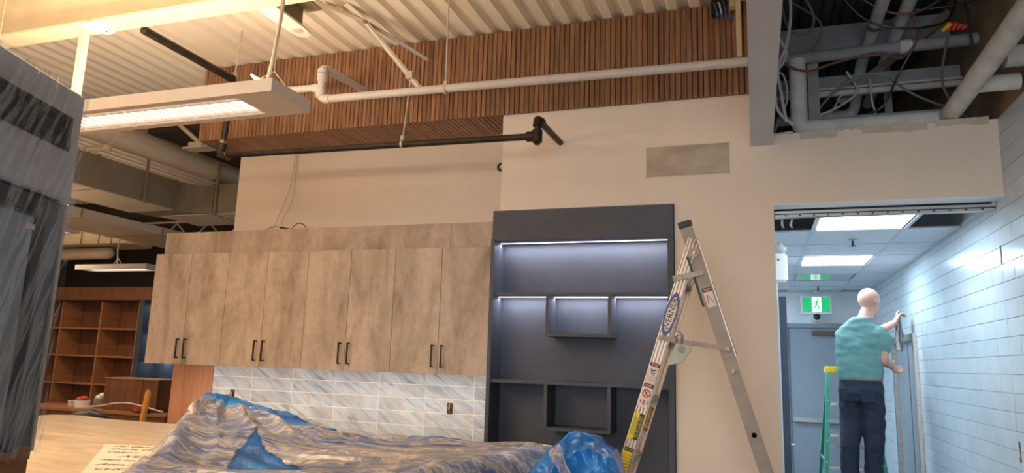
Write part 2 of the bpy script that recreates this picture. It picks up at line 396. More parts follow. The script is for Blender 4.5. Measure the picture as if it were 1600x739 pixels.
# right wall: blockwork above, tiled below
wr = structure(MB().box(1.40, 1.6, -3.6, 10.2, 0, 4.36).build('wall_right', M['block']))
TZ = .106; TL = .41; tiles = []
bed = MB().box(1.391, 1.40, 3.0, 7.33, 0, 3.15).box(1.391, 1.40, 8.47, 10.0, 0, 2.72).box(1.391, 1.40, 7.33, 8.47, 2.02, 2.72).build('tile_bed', M['groutw'], wr)
tm = {}
def tile_mesh(l):
    k = round(l, 3)
    if k not in tm: tm[k] = MB().box(-.006, .0055, -l/2+.0012, l/2-.0012, -TZ/2+.0012, TZ/2-.0012).mesh('tile', M['wtile'], bev=.0015)
    return tm[k]
z00 = 3.15 - 30*TZ
cands = []
for r in range(30):
    z = z00 + (r+.5)*TZ
    for side in (0, 1):
        y = 4.845; k = 0; off = 0 if r % 2 == 0 else TL/2
        if side == 0:
            while y < 9.95:
                l = off if (k == 0 and off) else TL
                l = min(l, 9.96-y); y1 = y+l
                if z < 2.70:
                    for a0, a1 in ([(y, y1)] if (z > 2.03 or y1 < 7.33 or y > 8.47) else [(y, min(y1, 7.33)), (max(y, 8.47), y1)]):
                        if a1-a0 > .02: cands.append((a0, a1, z))
                y = y1; k += 1
        else:
            while y > 3.4:
                l = off if (k == 0 and off) else TL
                cands.append((y-l, y, z)); y -= l; k += 1
vis = [c for c in cands if (c[2] > .6 + max(0, (c[0]-4.8))*-.02) and c[1] > 4.1 and c[2] > .75]
vis.sort(key=lambda c: (c[0]+c[1])/2); vis_set = vis[:300]; rest = [c for c in cands if c not in set(vis_set)]
for (a0, a1, z) in vis_set: piece('tile', tile_mesh(a1-a0), wr, (1.389+rng.uniform(-.0008, .0008), (a0+a1)/2, z))
b = MB()
for (a0, a1, z) in rest: b.box(1.384, 1.391, a0+.0012, a1-.0012, z-TZ/2+.0012, z+TZ/2-.0012)
tag(b.build('tile_field', M['wtile'], wr), kind='stuff')
# corridor
structure(MB().box(-2.3, 1.40, 9.98, 10.1, 0, 4.3).build('wall_corridor_end', M['hallpaint']))
structure(MB().box(-.14, .205, 7.02, 7.16, 0, 2.9).box(-.14, -.02, 5.22, 7.02, 0, 2.9).box(-2.3, -.14, 7.02, 7.16, 0, 2.9).box(-2.3, -2.2, 7.16, 9.98, 0, 2.9).build('wall_corridor_left', M['hallpaint']))
# big room shell
structure(MB().box(-13.2, -4.7, 8.92, 9.1, 0, 4.2).build('wall_far', M['darkwall']))
structure(MB().box(-13.35, -13.2, -3.6, 9.1, 0, 4.3).build('wall_left', M['wall']))
b = MB(); b.box(-13.2, -1.2, -3.6, -3.45, 0, 4.2).box(1.3, 1.4, -3.6, -3.45, 0, 4.36).box(-1.2, 1.3, -3.6, -3.45, 0, .6).box(-1.2, 1.3, -3.6, -3.45, 3.2, 4.2)
structure(b.build('wall_front', M['wall']))
wn = structure(MB().box(-1.2, 1.3, -3.54, -3.52, .6, 3.2).build('window_1', M['glass']))
for x in (-1.17, .05, 1.27): MB().box(x-.03, x+.03, -3.56, -3.5, .6, 3.2).build('window_mullion', M['darksteel'], wn)
structure(MB().box(-5.75, -4.46, 5.3, 8.9, 3.80, 4.07).build('ceiling_dark_box', M['darkwall']))  # dark brown box under the deck beside the slat end
structure(MB().box(-4.9, -4.46, 5.10, 5.2, 0, 1.56).build('wall_wood_panel', M['wood']))

# backsplash tiles as pieces of a tiled panel
bs = root('tile_backsplash', (-3.1, 5.12, .9), 'striated blue-grey marble tile backsplash under the wall cabinets', 'backsplash')
MB().box(-4.453, -1.766, 5.1005, 5.119, .94, 1.62).build('mortar_bed', M['grout'], bs)
xs = [-4.453+.405*k for k in range(7)] + [-1.766]; zs = [1.554-.1022*k for k in range(7)]
cache = {}
for i in range(7):
    for j in range(6):
        l = xs[i+1]-xs[i]; k = round(l, 3)
        if k not in cache: cache[k] = MB().box(-l/2+.0026, l/2-.0026, -.005, .0045, -.0486, .0486).mesh('tile', M['marble'], bev=.001)
        piece('tile', cache[k], bs, ((xs[i]+xs[i+1])/2, 5.1035, (zs[j]+zs[j+1])/2))
for lab, x, z in (('open outlet box in the backsplash above the plastic heap', -4.232, 1.30), ('open outlet box in the backsplash beside the charcoal shelving', -2.214, 1.284)):
    r_ = root('outlet_box', (x, 5.098, z), lab, 'outlet', 'open electrical boxes in the backsplash')
    MB().box(x-.033, x+.033, 5.094, 5.098, z-.05, z+.05).build('mud_ring', M['offwhite'], r_)
    MB().box(x-.024, x+.024, 5.0925, 5.094, z-.042, z+.042).build('box_interior', M['outbox'], r_)
    for q in range(3):
        MB().tube(bezier([(x-.012+.011*q, 5.0925, z+.03), (x+.012-.012*q, 5.080, z+.005*q), (x-.006+.006*q, 5.0925, z-.03)], 5), .004, 6).build('wire', M[['black', 'wirew', 'copper'][q]], r_, True)

# ================================================================ SLAT BULKHEAD
sb = root('slat_cladding', (-2.25, 4.7, 3.435), 'walnut slat cladding wrapped around the overhead bulkhead', 'wall cladding')
MB().box(-4.50, -.005, 4.690, 4.699, 3.440, 4.085).box(-4.50, -1.725, 4.699, 5.118, 3.446, 3.456).build('backing_board', M['slatback'], sb)
pw = .0373; x = -4.50; k = 0; slm = {}; slats = []
while x < -.02:
    w = .0345 if k % 3 else .0325
    w = w if k % 7 else .029
    if w not in slm:
        slm[w] = (MB().prism([(-w/2, .008), (-w/2, -.006), (-w/2+.004, -.010), (w/2-.004, -.010), (w/2, -.006), (w/2, .008)], 'z', -.3265, .3265).mesh('slat', M['slat']),
                  MB().prism([(-w/2, .004), (-w/2, -.006), (-w/2+.003, -.009), (w/2-.003, -.009), (w/2, -.006), (w/2, .004)], 'y', -.21, .215).mesh('slat', M['slat']))
    s1 = piece('slat', slm[w][0], sb, (x+pw/2, 4.682, 3.7585))
    if x < -1.76: piece('slat', slm[w][1], sb, (x+pw/2, 4.902, 3.4425))
    x += pw; k += 1

# ================================================================ WALL CABINETS
cx = [-4.827 + .3815*k for k in range(9)]
cx[8] = -1.772
labs = ['concrete-look double-door wall cabinet at the free end of the run, by the bookcase', 'concrete-look double-door wall cabinet second from the free end of the run',
        'concrete-look double-door wall cabinet third from the free end of the run', 'concrete-look double-door wall cabinet next to the charcoal shelving']
for i in range(4):
    x0, x1 = cx[2*i], cx[2*i+2]; zc0, zc1 = 1.545, 2.455
    r_ = root('wall_cabinet', ((x0+x1)/2, 5.09, zc0), labs[i], 'cabinet', 'concrete-look wall cabinets above the backsplash')
    MB().box(x0+.001, x1-.001, 4.725, 5.095, zc0+.004, zc1).build('body', M['lam'], r_)
    for d in range(2):
        a, c = cx[2*i+d]+.0016, cx[2*i+d+1]-.0016
        dr = MB().box(a, c, 4.70, 4.7195, zc0, zc1+.002).build('door', M['lam'], r_, bev=.0008)
        hx = c-.036 if d == 0 else a+.036; z0, z1 = 1.592, 1.752
        h = MB().tube([(hx, 4.70, z0+.006), (hx, 4.668, z0+.006)], .0052, 8).tube([(hx, 4.70, z1-.006), (hx, 4.668, z1-.006)], .0052, 8).bar((hx, 4.668, z0), (hx, 4.668, z1), .010, .010, (0, 1, 0))
        h.build('handle', M['darksteel'], dr)
for c_ in [o for o in bpy.data.objects if o.name.startswith('wall_cabinet')]:
    MB().box(c_.location.x-.34, c_.location.x+.34, 4.795, 4.81, 1.546, 1.5489).build('led_strip', M['led'], c_)
    area('under_cabinet_light', (c_.location.x, 4.80, 1.5452), (.68, .02), 2.7, (1.0, .95, .90), (math.radians(14), 0, 0))
fl = root('cabinet_filler', (-3.3, 5.0, 2.46), 'concrete-look filler panel closing the gap above the wall cabinets', 'filler panel')
MB().box(-4.79, -2.12, 4.745, 4.765, 2.4605, 2.648).build('panel', M['lam'], fl)
MB().box(-2.117, -1.775, 4.745, 4.765, 2.4605, 2.648).build('panel', M['lam'], fl)
MB().box(-4.79, -4.77, 4.766, 5.10, 2.4605, 2.648).box(-4.77, -1.775, 4.766, 5.115, 2.628, 2.647).build('return_panel', M['lam'], fl)

# ================================================================ CHARCOAL SHELVING
sh = root('shelving_unit', (-1.13, 4.85, 0), 'tall charcoal built-in shelving with lit niches and two box shelves', 'shelving')
Y0, YB = 4.68, 4.88; XL, XR = -1.768, -.494
MB().box(XL, XR, YB, YB+.018, 0, 2.71).build('back_panel', M['navy'], sh)
MB().box(XL, XL+.028, Y0-.012, YB, 0, 2.505).build('side_panel', M['navy'], sh, bev=.001)
MB().box(XR-.04, XR, Y0, YB, 0, 2.49).build('side_panel', M['navy'], sh, bev=.001)
MB().box(XL+.004, XR, Y0, YB, 2.492, 2.712).build('fascia', M['navy'], sh, bev=.001)
MB().box(XL+.029, XR-.041, Y0+.004, YB, 2.105, 2.124).build('shelf', M['navy'], sh)
MB().box(XL+.029, XR-.041, Y0+.004, YB, 1.505, 1.527).build('shelf', M['navy'], sh)
MB().box(XL+.029, XR-.041, Y0+.03, YB, .45, .47).build('shelf', M['navy'], sh)
for zt, zb in ((2.104, 1.825), (1.504, 1.209)):
    q = MB().box(-1.350, -1.328, Y0-.02, YB-.001, zb, zt).box(-.922, -.900, Y0-.02, YB-.001, zb, zt).box(-1.328, -.922, Y0-.02, YB-.001, zb, zb+.022)
    q.build('box_shelf', M['navy'], sh)
def ledstrip(x0, x1, z, y=4.79):
    MB().box(x0, x1, y, y+.008, z-.004, z).build('led_strip', M['led'], sh)
    area('led_light', ((x0+x1)/2, y+.012, z-.008), (x1-x0, .012), 4.4*(x1-x0), (.84, .88, 1.0), (math.radians(8), 0, 0))
ledstrip(XL+.03, XR-.045, 2.4915); ledstrip(XL+.03, -1.352, 2.1045); ledstrip(-1.326, -.924, 2.1035); ledstrip(-.898, XR-.045, 2.1045)

# ================================================================ WALL ITEMS
r_ = root('access_plate', (-.405, 4.7, 2.907), 'stained steel cover plate on the beige wall right of the slat bulkhead', 'wall plate')
MB().box(-.671, -.138, 4.692, 4.6995, 2.909, 3.111).build('plate', M['plate'], r_, bev=.001)
MB().box(-.678, -.131, 4.697, 4.6998, 2.902, 2.909).box(-.678, -.131, 4.697, 4.6998, 3.111, 3.116).box(-.678, -.671, 4.697, 4.6998, 2.902, 3.116).box(-.138, -.131, 4.697, 4.6998, 2.902, 3.116).build('caulk_line', M['offwhite'], r_)
r_ = root('wall_sleeve', (-1.868, 5.12, 3.16), 'small black round sleeve in the recessed wall beside the corner', 'pipe sleeve')
MB().tube([(-1.868, 5.12, 3.16), (-1.868, 5.095, 3.16)], .036, 16).build('ring', M['black'], r_, True)
MB().tube([(-1.868, 5.095, 3.16), (-1.868, 5.092, 3.16)], .014, 10).build('plug', M['offwhite'], r_, True)
r_ = root('loose_wires', (-3.7, 5.0, 2.648), 'thin loose wires dangling onto the filler above the cabinets', 'wires')
for pts, m in (([(-3.80, 5.09, 3.43), (-3.82, 5.08, 3.1), (-3.90, 5.05, 2.80), (-3.88, 4.98, 2.70), (-3.75, 4.95, 2.70)], 'wirew'),
               ([(-3.79, 5.10, 3.43), (-3.78, 5.08, 3.0), (-3.83, 5.02, 2.76), (-3.70, 4.95, 2.69)], 'wirew'),
               ([(-3.95, 4.92, 2.652), (-3.86, 4.92, 2.70), (-3.78, 4.92, 2.705), (-3.70, 4.92, 2.68)], 'black'),
               ([(-3.66, 4.92, 2.67), (-3.60, 4.92, 2.725), (-3.53, 4.92, 2.715), (-3.49, 4.92, 2.655)], 'black')):
    MB().tube(bezier(pts, 6), .0035, 5).build('wire', M[m], r_, True)
for q in range(5):
    MB().tube(bezier([(-3.76+.03*q, 4.92, 2.653), (-3.745+.022*q, 4.91, 2.70-.004*q), (-3.70+.012*q, 4.92, 2.665)], 4), .005, 5).build('wire_end', M['black'], r_, True)

# ================================================================ PIPES
def elbow_pipe(pts, r, bend=None, n=12):
    pts = [Vector(p) for p in pts]; out = [pts[0]]; bend = bend or r*1.6
    for i in range(1, len(pts)-1):
        a = (pts[i-1]-pts[i]).normalized(); c = (pts[i+1]-pts[i]).normalized()
        out += arc(pts[i]+a*bend, pts[i], pts[i]+c*bend, 5)
    out.append(pts[-1]); return MB().tube(out, r, n)
gp = root('grey_drain_pipe', (-1.5, 4.14, 3.44), 'grey painted drain pipe crossing the walnut slats with an upturned elbow', 'pipe')
YP = 4.14
elbow_pipe([(-.002, YP, 3.424), (-2.92, YP, 3.462), (-2.92, YP, 3.712), (-2.905, 4.675, 3.74)], .028, .05).build('pipe_run', M['pvcgrey'], gp, True)
MB().tube([(-2.95, YP, 3.555), (-3.6, YP, 3.57)], .026, 12).build('branch_pipe', M['pvcgrey'], gp, True)
MB().tube([(-2.92, YP, 3.475), (-2.92, YP, 3.53)], .036, 12).tube([(-2.92, YP, 3.60), (-2.92, YP, 3.655)], .036, 12).tube([(-2.92, YP, 3.55), (-2.98, YP, 3.552)], .034, 12).tube([(-2.885, YP, 3.4615), (-2.84, YP, 3.461)], .034, 12).tube([(-2.92, YP, 3.66), (-2.92, YP+.0, 3.69)], .036, 12).build('coupling', M['pvcgrey'], gp, True)
bp_ = root('black_iron_pipe', (-2.5, 4.17, 3.1), 'black iron gas pipe under the slat bulkhead turning into the wall', 'pipe')
elbow_pipe([(-3.70, 3.28, 3.69), (-3.70, 4.12, 3.69)], .028).build('pipe_run', M['iron'], bp_, True)
MB().tube([(-3.74, 4.17, 3.70), (-3.775, 4.17, 3.13)], .024, 10).build('drop_pipe', M['iron'], bp_, True)
MB().tube([(-3.70, 4.10, 3.69), (-3.74, 4.175, 3.70), (-3.745, 4.175, 3.65)], .036, 10).build('elbow', M['iron'], bp_, True)
MB().tube([(-3.772, 4.17, 3.19), (-3.778, 4.17, 3.12), (-3.72, 4.17, 3.105)], .036, 10).build('elbow', M['iron'], bp_, True)
MB().tube([(-3.77, 4.17, 3.225), (-3.771, 4.17, 3.20)], .034, 8).tube([(-3.72, 4.17, 3.105), (-3.71, 4.17, 3.105)], .036, 10).build('union_nut', M['brass'], bp_, True)
MB().tube([(-3.76, 4.17, 3.108), (-1.33, 4.17, 3.076)], .022, 10).build('pipe_run', M['iron'], bp_, True)
MB().tube([(-1.36, 4.17, 3.076), (-1.29, 4.17, 3.076)], .033, 10).tube([(-1.29, 4.17, 3.035), (-1.29, 4.17, 3.115)], .033, 10).tube([(-1.29, 4.17, 3.02), (-1.29, 4.17, 3.035)], .02, 6).build('tee', M['iron'], bp_, True)
MB().tube([(-1.29, 4.17, 3.115), (-1.288, 4.17, 3.15)], .022, 10).tube([(-1.288, 4.17, 3.14), (-1.285, 4.175, 3.18), (-1.285, 4.23, 3.185)], .034, 10).build('elbow', M['iron'], bp_, True)
MB().tube([(-1.285, 4.2, 3.183), (-1.28, 4.697, 3.195)], .022, 10).build('stub_pipe', M['iron'], bp_, True)
# hanger rods
for lab, top, bot in (('thin ceiling rod holding the grey drain pipe over the slats', (-1.945, 4.14, 4.09), (-1.937, 4.14, 3.45)),
                      ('thin ceiling rod beside the black pipe bend above the luminaire', (-3.68, 4.14, 4.09), (-3.70, 4.14, 3.70)),
                      ('rod linking the diagonal strut to the black iron pipe', (-2.215, 4.165, 3.57), (-2.255, 4.17, 3.10))):
    r_ = root('hanger_rod', bot, lab, 'hanger', 'threaded pipe hangers')
    MB().tube([top, bot], .0055, 6).build('rod', M['rod'], r_, True)
    rr = .033 if bot[2] > 3.3 else .027
    zc = bot[2]-.008 if bot[2] > 3.3 else 3.089
    MB().tube([Vector((bot[0]-.008, bot[1], zc)), Vector((bot[0]+.008, bot[1], zc))], rr, 14).build('clamp', M['rod'], r_, True)
    MB().box(bot[0]-.012, bot[0]+.012, bot[1]-.012, bot[1]+.012, bot[2]+.02, bot[2]+.05).build('nut', M['rod'], r_)
# diagonal strut
r_ = root('diagonal_strut', (-2.3, 4.2, 3.5), 'cream slotted strut slanting down from the deck to the grey pipe', 'strut')
MB().bar((-2.60, 4.16, 4.02), (-2.14, 4.185, 3.475), .036, .036, (0, 1, 0)).build('channel', M['rod'], r_)
MB().bar((-2.605, 4.137, 4.025), (-2.145, 4.163, 3.48), .012, .004, (0, 1, 0)).build('slot_face', M['offwhite'], r_)
MB().box(-2.24, -2.19, 4.13, 4.19, 3.55, 3.60).build('clamp', M['rod'], r_)
r_ = root('angle_brace', (-2.4, 4.3, 3.9), 'grey angle irons meeting the diagonal strut below the deck', 'brace')
MB().bar((-2.86, 3.86, 4.085), (-2.59, 4.15, 4.02), .04, .006).build('angle_leg', M['rod'], r_)
MB().bar((-2.59, 4.15, 4.02), (-2.32, 4.60, 3.90), .035, .006).bar((-2.585, 4.165, 4.02), (-2.315, 4.615, 3.90), .006, .03).build('angle_leg', M['pvcgrey'], r_)
MB().bar((-2.66, 3.98, 4.085), (-2.60, 4.14, 4.03), .05, .008).build('gusset', M['offwhite'], r_)
MB().tube([(-2.59, 4.12, 4.015), (-2.59, 4.18, 4.02)], .014, 8).build('bolt', M['zinc'], r_)

# ================================================================ BEAM, JOIST END, POST
r_ = root('steel_beam', (-3.5, 3.19, 3.70), 'cream painted steel beam spanning above the pendant luminaire', 'beam')
MB().box(-9.5, -.002, 3.11, 3.265, 3.70, 3.714).box(-9.5, -.002, 3.18, 3.192, 3.714, 4.055).box(-9.5, -.002, 3.11, 3.265, 4.055, 4.085).build('i_section', M['cream'], r_)
MB().tube([(-3.97, 3.19, 3.699), (-3.97, 3.19, 3.694)], .088, 24).build('round_cover', M['offwhite'], r_, True)
for dx, dy in ((-.05, -.03), (.05, .03), (.0, .05)): MB().tube([(-3.97+dx, 3.19+dy, 3.694), (-3.97+dx, 3.19+dy, 3.691)], .007, 8).build('screw', M['zinc'], r_)
r_ = root('joist_end', (-2.8, 3.5, 3.75), 'cream joist stub with a round-nosed end plate below the deck', 'joist')
MB().box(-2.81, -2.80, 3.27, 3.70, 3.765, 4.05).box(-2.82, -2.70, 3.27, 3.76, 3.93, 3.945).build('web', M['ductgrey'], r_)
MB().prism([(-2.875, 3.27), (-2.74, 3.27), (-2.735, 3.66), (-2.75, 3.73), (-2.775, 3.755), (-2.80, 3.765), (-2.83, 3.755), (-2.855, 3.73), (-2.87, 3.66)], 'z', 3.75, 3.764).build('end_plate', M['offwhite'], r_)
MB().tube([(-2.80, 3.66, 3.745), (-2.80, 3.66, 3.75)], .032, 16).build('bolt_hole', M['rod'], r_)
r_ = root('strut_post', (-4.14, 3.24, 2.97), 'cream square post dropping from the beam behind the luminaire', 'post')
MB().box(-4.185, -4.145, 3.22, 3.26, 2.6, 3.699).build('tube_section', M['cream'], r_)
MB().box(-4.143, -4.138, 3.22, 3.26, 2.6, 3.699).build('edge_strip', M['offwhite'], r_)

# ================================================================ PENDANT LUMINAIRES
def luminaire(x0, x1, y0, y1, z, label, power, cable=True, detail=True, lm='lampwarm', group='linear pendant luminaires', up=0.5, deckz=4.09):
    r_ = root('pendant_luminaire', ((x0+x1)/2, (y0+y1)/2, z), label, 'ceiling light', group)
    h = .066; a = .045; e = .24 if detail else .1
    b = MB(); b.box(x0, x1, y0, y0+.012, z, z+h).box(x0, x1, y1-.012, y1, z, z+h).box(x0, x0+.012, y0+.012, y1-.012, z, z+h).box(x1-.012, x1, y0+.012, y1-.012, z, z+h)
    b.box(x0+.012, x1-.012, y0+.012, y0+a, z, z+.012).box(x0+.012, x1-.012, y1-a, y1-.012, z, z+.012).box(x1-e, x1-.012, y0+a, y1-a, z, z+.012).box(x0+.012, x0+e, y0+a, y1-a, z, z+.012)
    b.box(x0+.012, x1-.012, y0+.012, y1-.012, z+h-.004, z+h)
    b.build('housing', M['luwhite'], r_)
    MB().box(x0+e, x1-e, y0+a, y1-a, z+.018, z+.022).build('diffuser', M[lm], r_)
    if detail:
        lv = MB(); n = int((x1-x0-2*e)/.02)
        for i in range(n): lv.box(x0+e+i*.02, x0+e+i*.02+.0025, y0+a, y0+a+.03, z+.002, z+.017).box(x0+e+i*.02, x0+e+i*.02+.0025, y1-a-.03, y1-a, z+.002, z+.017)
        tag(lv.build('reflector_teeth', M['white'], r_), kind='stuff')
        lv = MB(); n2 = int((x1-x0-2*e)/.06)
        for i in range(n2): lv.box(x0+e+i*.06, x0+e+i*.06+.003, y0+a+.04, y1-a-.04, z+.004, z+.017)
        tag(lv.build('louver_blades', M['white'], r_), kind='stuff')
        MB().box(x0+e, x1-e, y0+a+.032, y0+a+.037, z+.001, z+.017).box(x0+e, x1-e, y1-a-.037, y1-a-.032, z+.001, z+.017).build('louver_rail', M['luwhite'], r_)
    area('lamp', ((x0+x1)/2, (y0+y1)/2, z-.004), (x1-x0-.3, y1-y0-.08), power, WARM)
    if up: area('uplight', ((x0+x1)/2, (y0+y1)/2, z+h+.006), (x1-x0-.3, y1-y0-.08), power*up, WARM, (PI, 0, 0))
    if cable:
        for xe in (x0+.25, x1-.12):
            yc = (y0+y1)/2
            MB().tube([(xe, yc, deckz), (xe, yc, z+h+.11)], .0022, 5).tube([(xe, yc, z+h+.11), (xe-.07, y0+.05, z+h)], .0022, 5).tube([(xe, yc, z+h+.11), (xe+.06, y1-.05, z+h)], .0022, 5).build('suspension_wire', M['rod'], r_)
    return r_
lum = luminaire(-4.62, -2.18, 2.69, 3.01, 2.90, 'long linear pendant luminaire with lit louver hanging in front of the slats', 24, up=2.9)
MB().tube(bezier([(-2.31, 2.86, 4.08), (-2.29, 2.86, 3.55), (-2.31, 2.85, 3.2), (-2.335, 2.85, 3.04), (-2.33, 2.85, 2.97)], 6), .009, 8).build('power_cord', M['rod'], lum, True)
MB().bar((-2.40, 2.80, 3.05), (-2.25, 2.86, 2.968), .022, .005).bar((-2.40, 2.80, 3.05), (-2.36, 2.93, 2.968), .012, .005).build('hanger_bracket', M['cream'], lum)
luminaire(-5.2, -2.8, .1, .42, 3.42, 'added unseen linear pendant luminaire hung left behind the camera position', 76, detail=False, up=1.5)  # unseen pendant added behind the camera to brighten the upper walls
luminaire(-3.2, -.9, -1.9, -1.58, 3.42, 'added unseen linear pendant luminaire hung near the shop window', 18, detail=False, up=1.6)  # another added pendant, out of view, for warm fill
luminaire(-7.4, -5.0, .9, 1.22, 2.95, 'added unseen linear pendant luminaire over the near side of the sales floor', 46, detail=False)  # unseen pendant added to light the room from the left
luminaire(-8.8, -7.55, 7.2, 7.5, 2.705, 'small pendant luminaire low in front of the dark far wall', 8, detail=False, cable=False, up=0)
luminaire(-9.2, -6.75, 4.5, 4.82, 2.66, 'linear pendant luminaire under the grey duct behind the wrapped machine', 30, detail=False, up=1.2, deckz=3.2)
l2 = luminaire(-10.6, -8.42, 6.55, 6.9, 3.14, 'pendant luminaire hanging left of the cream supply duct', 22, detail=False, up=1.0)
r_ = [o for o in bpy.data.objects if o.get('label', '').startswith('small pendant luminaire low')][0]
MB().tube(bezier([(-8.21, 7.35, 2.772), (-8.22, 7.35, 2.85), (-8.24, 7.35, 3.0), (-8.23, 7.35, 3.14)], 5), .010, 6).tube([(-8.21, 7.35, 2.87), (-8.30, 7.35, 2.772)], .006, 5).tube([(-8.21, 7.35, 2.87), (-8.12, 7.35, 2.772)], .006, 5).build('suspension_cord', M['wirew'], r_, True)

# ================================================================ DUCTS AND FAR CEILING
r_ = root('rectangular_duct', (-6.6, 5.0, 3.26), 'long grey rectangular duct turning behind the recessed wall', 'duct')
MB().box(-7.0, -6.345, 2.0, 6.35, 3.262, 3.605).build('straight_section', M['ductgrey'], r_)
q = MB(); n = 6; inn = []; out = []
for i in range(n+1):
    an = PI/2*i/n; inn.append((-6.345+.25*(1-math.cos(an)), 6.35+.25*math.sin(an))); out.append((-7.0+.9*(1-math.cos(an)), 6.35+.9*math.sin(an)))
q.prism(inn+out[::-1], 'z', 3.262, 3.605).build('elbow', M['ductgrey'], r_)
MB().box(-6.095, -4.3, 6.60, 7.25, 3.262, 3.605).build('branch_section', M['ductgrey'], r_)
for y in (4.0, 5.3, 6.34): MB().box(-7.012, -6.333, y-.012, y+.012, 3.25, 3.617).build('flange', M['ductgrey'], r_)
MB().box(-6.05, -6.02, 6.588, 7.26, 3.25, 3.617).build('flange', M['ductgrey'], r_)
MB().box(-7.0, -6.345, 2.0, 6.35, 3.252, 3.2605).box(-6.8, -4.3, 6.62, 7.24, 3.252, 3.2605).build('lit_underside', M['ductcream'], r_)  # cream underside: light from the pendants below put into the colour
for lab, x, y, zt in (('thin strap hanger on the grey duct nearer the pendant light', -6.33, 5.9, 3.9), ('strap hanger on the duct corner beside the slat bulkhead', -5.98, 6.585, 4.08)):
    h_ = root('duct_hanger', (x, y, 3.25), lab, 'hanger', 'duct strap hangers')
    MB().box(x-.018, x+.018, y-.006, y+.001, 3.245, zt).build('strap', M['ductgrey'], h_)
    MB().box(x-.02, x+.02, y-.01, y+.002, 3.24, 3.262).build('angle_foot', M['ductgrey'], h_)
r_ = root('round_duct', (-6.1, 6, 3.73), 'white round spiral duct running beside the grey rectangular duct', 'duct')
MB().tube([(-6.12, 3.35, 3.80), (-6.12, 8.9, 3.80)], .125, 20).build('spiral_section', M['ductcream'], r_, True)
for y in (4.2, 5.2, 6.6, 7.8): MB().tube([(-6.12, y-.02, 3.80), (-6.12, y+.02, 3.80)], .131, 20).build('coupling_band', M['ductcream'], r_, True)
MB().tube([(-6.2, 5.25, 3.71), (-6.22, 5.25, 3.64)], .05, 12).tube([(-6.22, 5.25, 3.66), (-6.32, 5.10, 3.61)], .03, 10).build('tap_collar', M['ductcream'], r_, True)
r_ = root('lower_duct', (-7.6, 6, 2.98), 'cream rectangular supply duct below the grey duct', 'duct')
MB().box(-8.3, -7.35, 2.5, 8.4, 2.99+.16, 3.245).build('duct_body', M['ductcream'], r_)
for y in (3.6, 4.8, 6.0, 7.2): MB().box(-8.31, -7.34, y-.008, y+.008, 3.14, 3.25).build('seam', M['ductgrey'], r_)
r_ = root('far_duct', (-10, 8.0, 3.18), 'cream boxed duct crossing in front of the dark wall', 'duct')
MB().prism([(7.9, 3.19), (8.45, 3.19), (8.45, 3.52), (7.9, 3.52)], 'x', -12.5, -8.85).build('duct_body', M['ductcream'], r_)
MB().prism([(-8.85, 7.9), (-8.75, 7.93), (-8.70, 8.0), (-8.70, 8.35), (-8.75, 8.42), (-8.85, 8.45)], 'z', 3.19, 3.52).build('rounded_end', M['ductcream'], r_)
for x in (-9.6, -9.25, -9.0): MB().box(x-.006, x+.006, 7.888, 7.9, 3.19, 3.52).build('seam', M['ductgrey'], r_)
r_ = root('drum_duct', (-10, 8.0, 3.0), 'cream round-ended duct beneath the boxed duct by the dark wall', 'duct')
MB().tube([(-12.3, 8.15, 3.085), (-9.33, 8.15, 3.085)], .092, 20).sphere((-9.33, 8.15, 3.085), .092, 16, 10, (1.2, 1, 1)).build('drum_body', M['ductcream'], r_, True)
r_ = root('bar_joist', (-8.0, 8.65, 3.3), 'open web steel joist against the dark far wall', 'joist')
MB().box(-10.5, -4.8, 8.62, 8.67, 3.30, 3.33).build('bottom_chord', M['rod'], r_)
MB().box(-10.5, -4.8, 8.62, 8.67, 3.62, 3.65).build('top_chord', M['rod'], r_)
for i in range(18):
    x = -10.4+.31*i; z0, z1 = (3.33, 3.62) if i % 2 else (3.62, 3.33)
    MB().bar((x, 8.645, z0), (x+.31, 8.645, z1), .02, .02).build('web_bar', M['rod'], r_)
r_ = root('strut_bracket', (-5.2, 5.2, 3.55), 'cream angled bracket with a small flat plate beside the slat bulkhead end', 'bracket')
MB().bar((-5.62, 5.2, 4.09), (-4.99, 5.2, 3.625), .035, .035, (0, 1, 0)).build('angle_leg', M['rod'], r_)
MB().box(-5.13, -4.84, 5.14, 5.28, 3.55, 3.565).box(-5.08, -4.92, 5.16, 5.24, 3.565, 3.615).build('flat_plate', M['rod'], r_)

# ================================================================ FAR BOOKCASE AND FRONT COUNTER
bk = root('bookcase', (-9.9, 8.7, 0), 'walnut cube bookcase on the dark wall beyond the counter', 'bookcase')
xsb = [-11.36, -10.53, -9.705, -8.945]; zsb = [.25, .672, 1.105, 1.53, 1.957, 2.372]
MB().box(-11.4, -8.93, 8.84, 8.86, 0, 2.6).build('back_panel', M['bookwood'], bk)
for x in xsb: MB().box(x-.014, x+.014, 8.5, 8.84, 0, 2.372).build('upright', M['bookwoodl'], bk)
MB().box(-11.4, -8.3, 8.46, 8.84, 2.402, 2.60).build('fascia', M['bookwood'], bk)
for i in range(3):
    for z in zsb[:-1]: MB().box(xsb[i]+.015, xsb[i+1]-.015, 8.505, 8.84, z-.012, z+.012).build('shelf', M['bookwoodl'], bk)
nv = root('lit_display_niche', (-8.5, 8.7, 0), 'navy display panel with small lit niches beside the bookcase', 'shelving')
MB().box(-8.925, -7.4, 8.84, 8.87, 0, 2.40).build('back_panel', M['navydoor'], nv)
MB().box(-8.925, -8.83, 8.48, 8.84, 0, 2.40).build('side_panel', M['navydoor'], nv)
for x in (-8.47, -7.95): MB().box(x, x+.02, 8.52, 8.84, 0, 2.40).build('divider', M['navydoor'], nv)
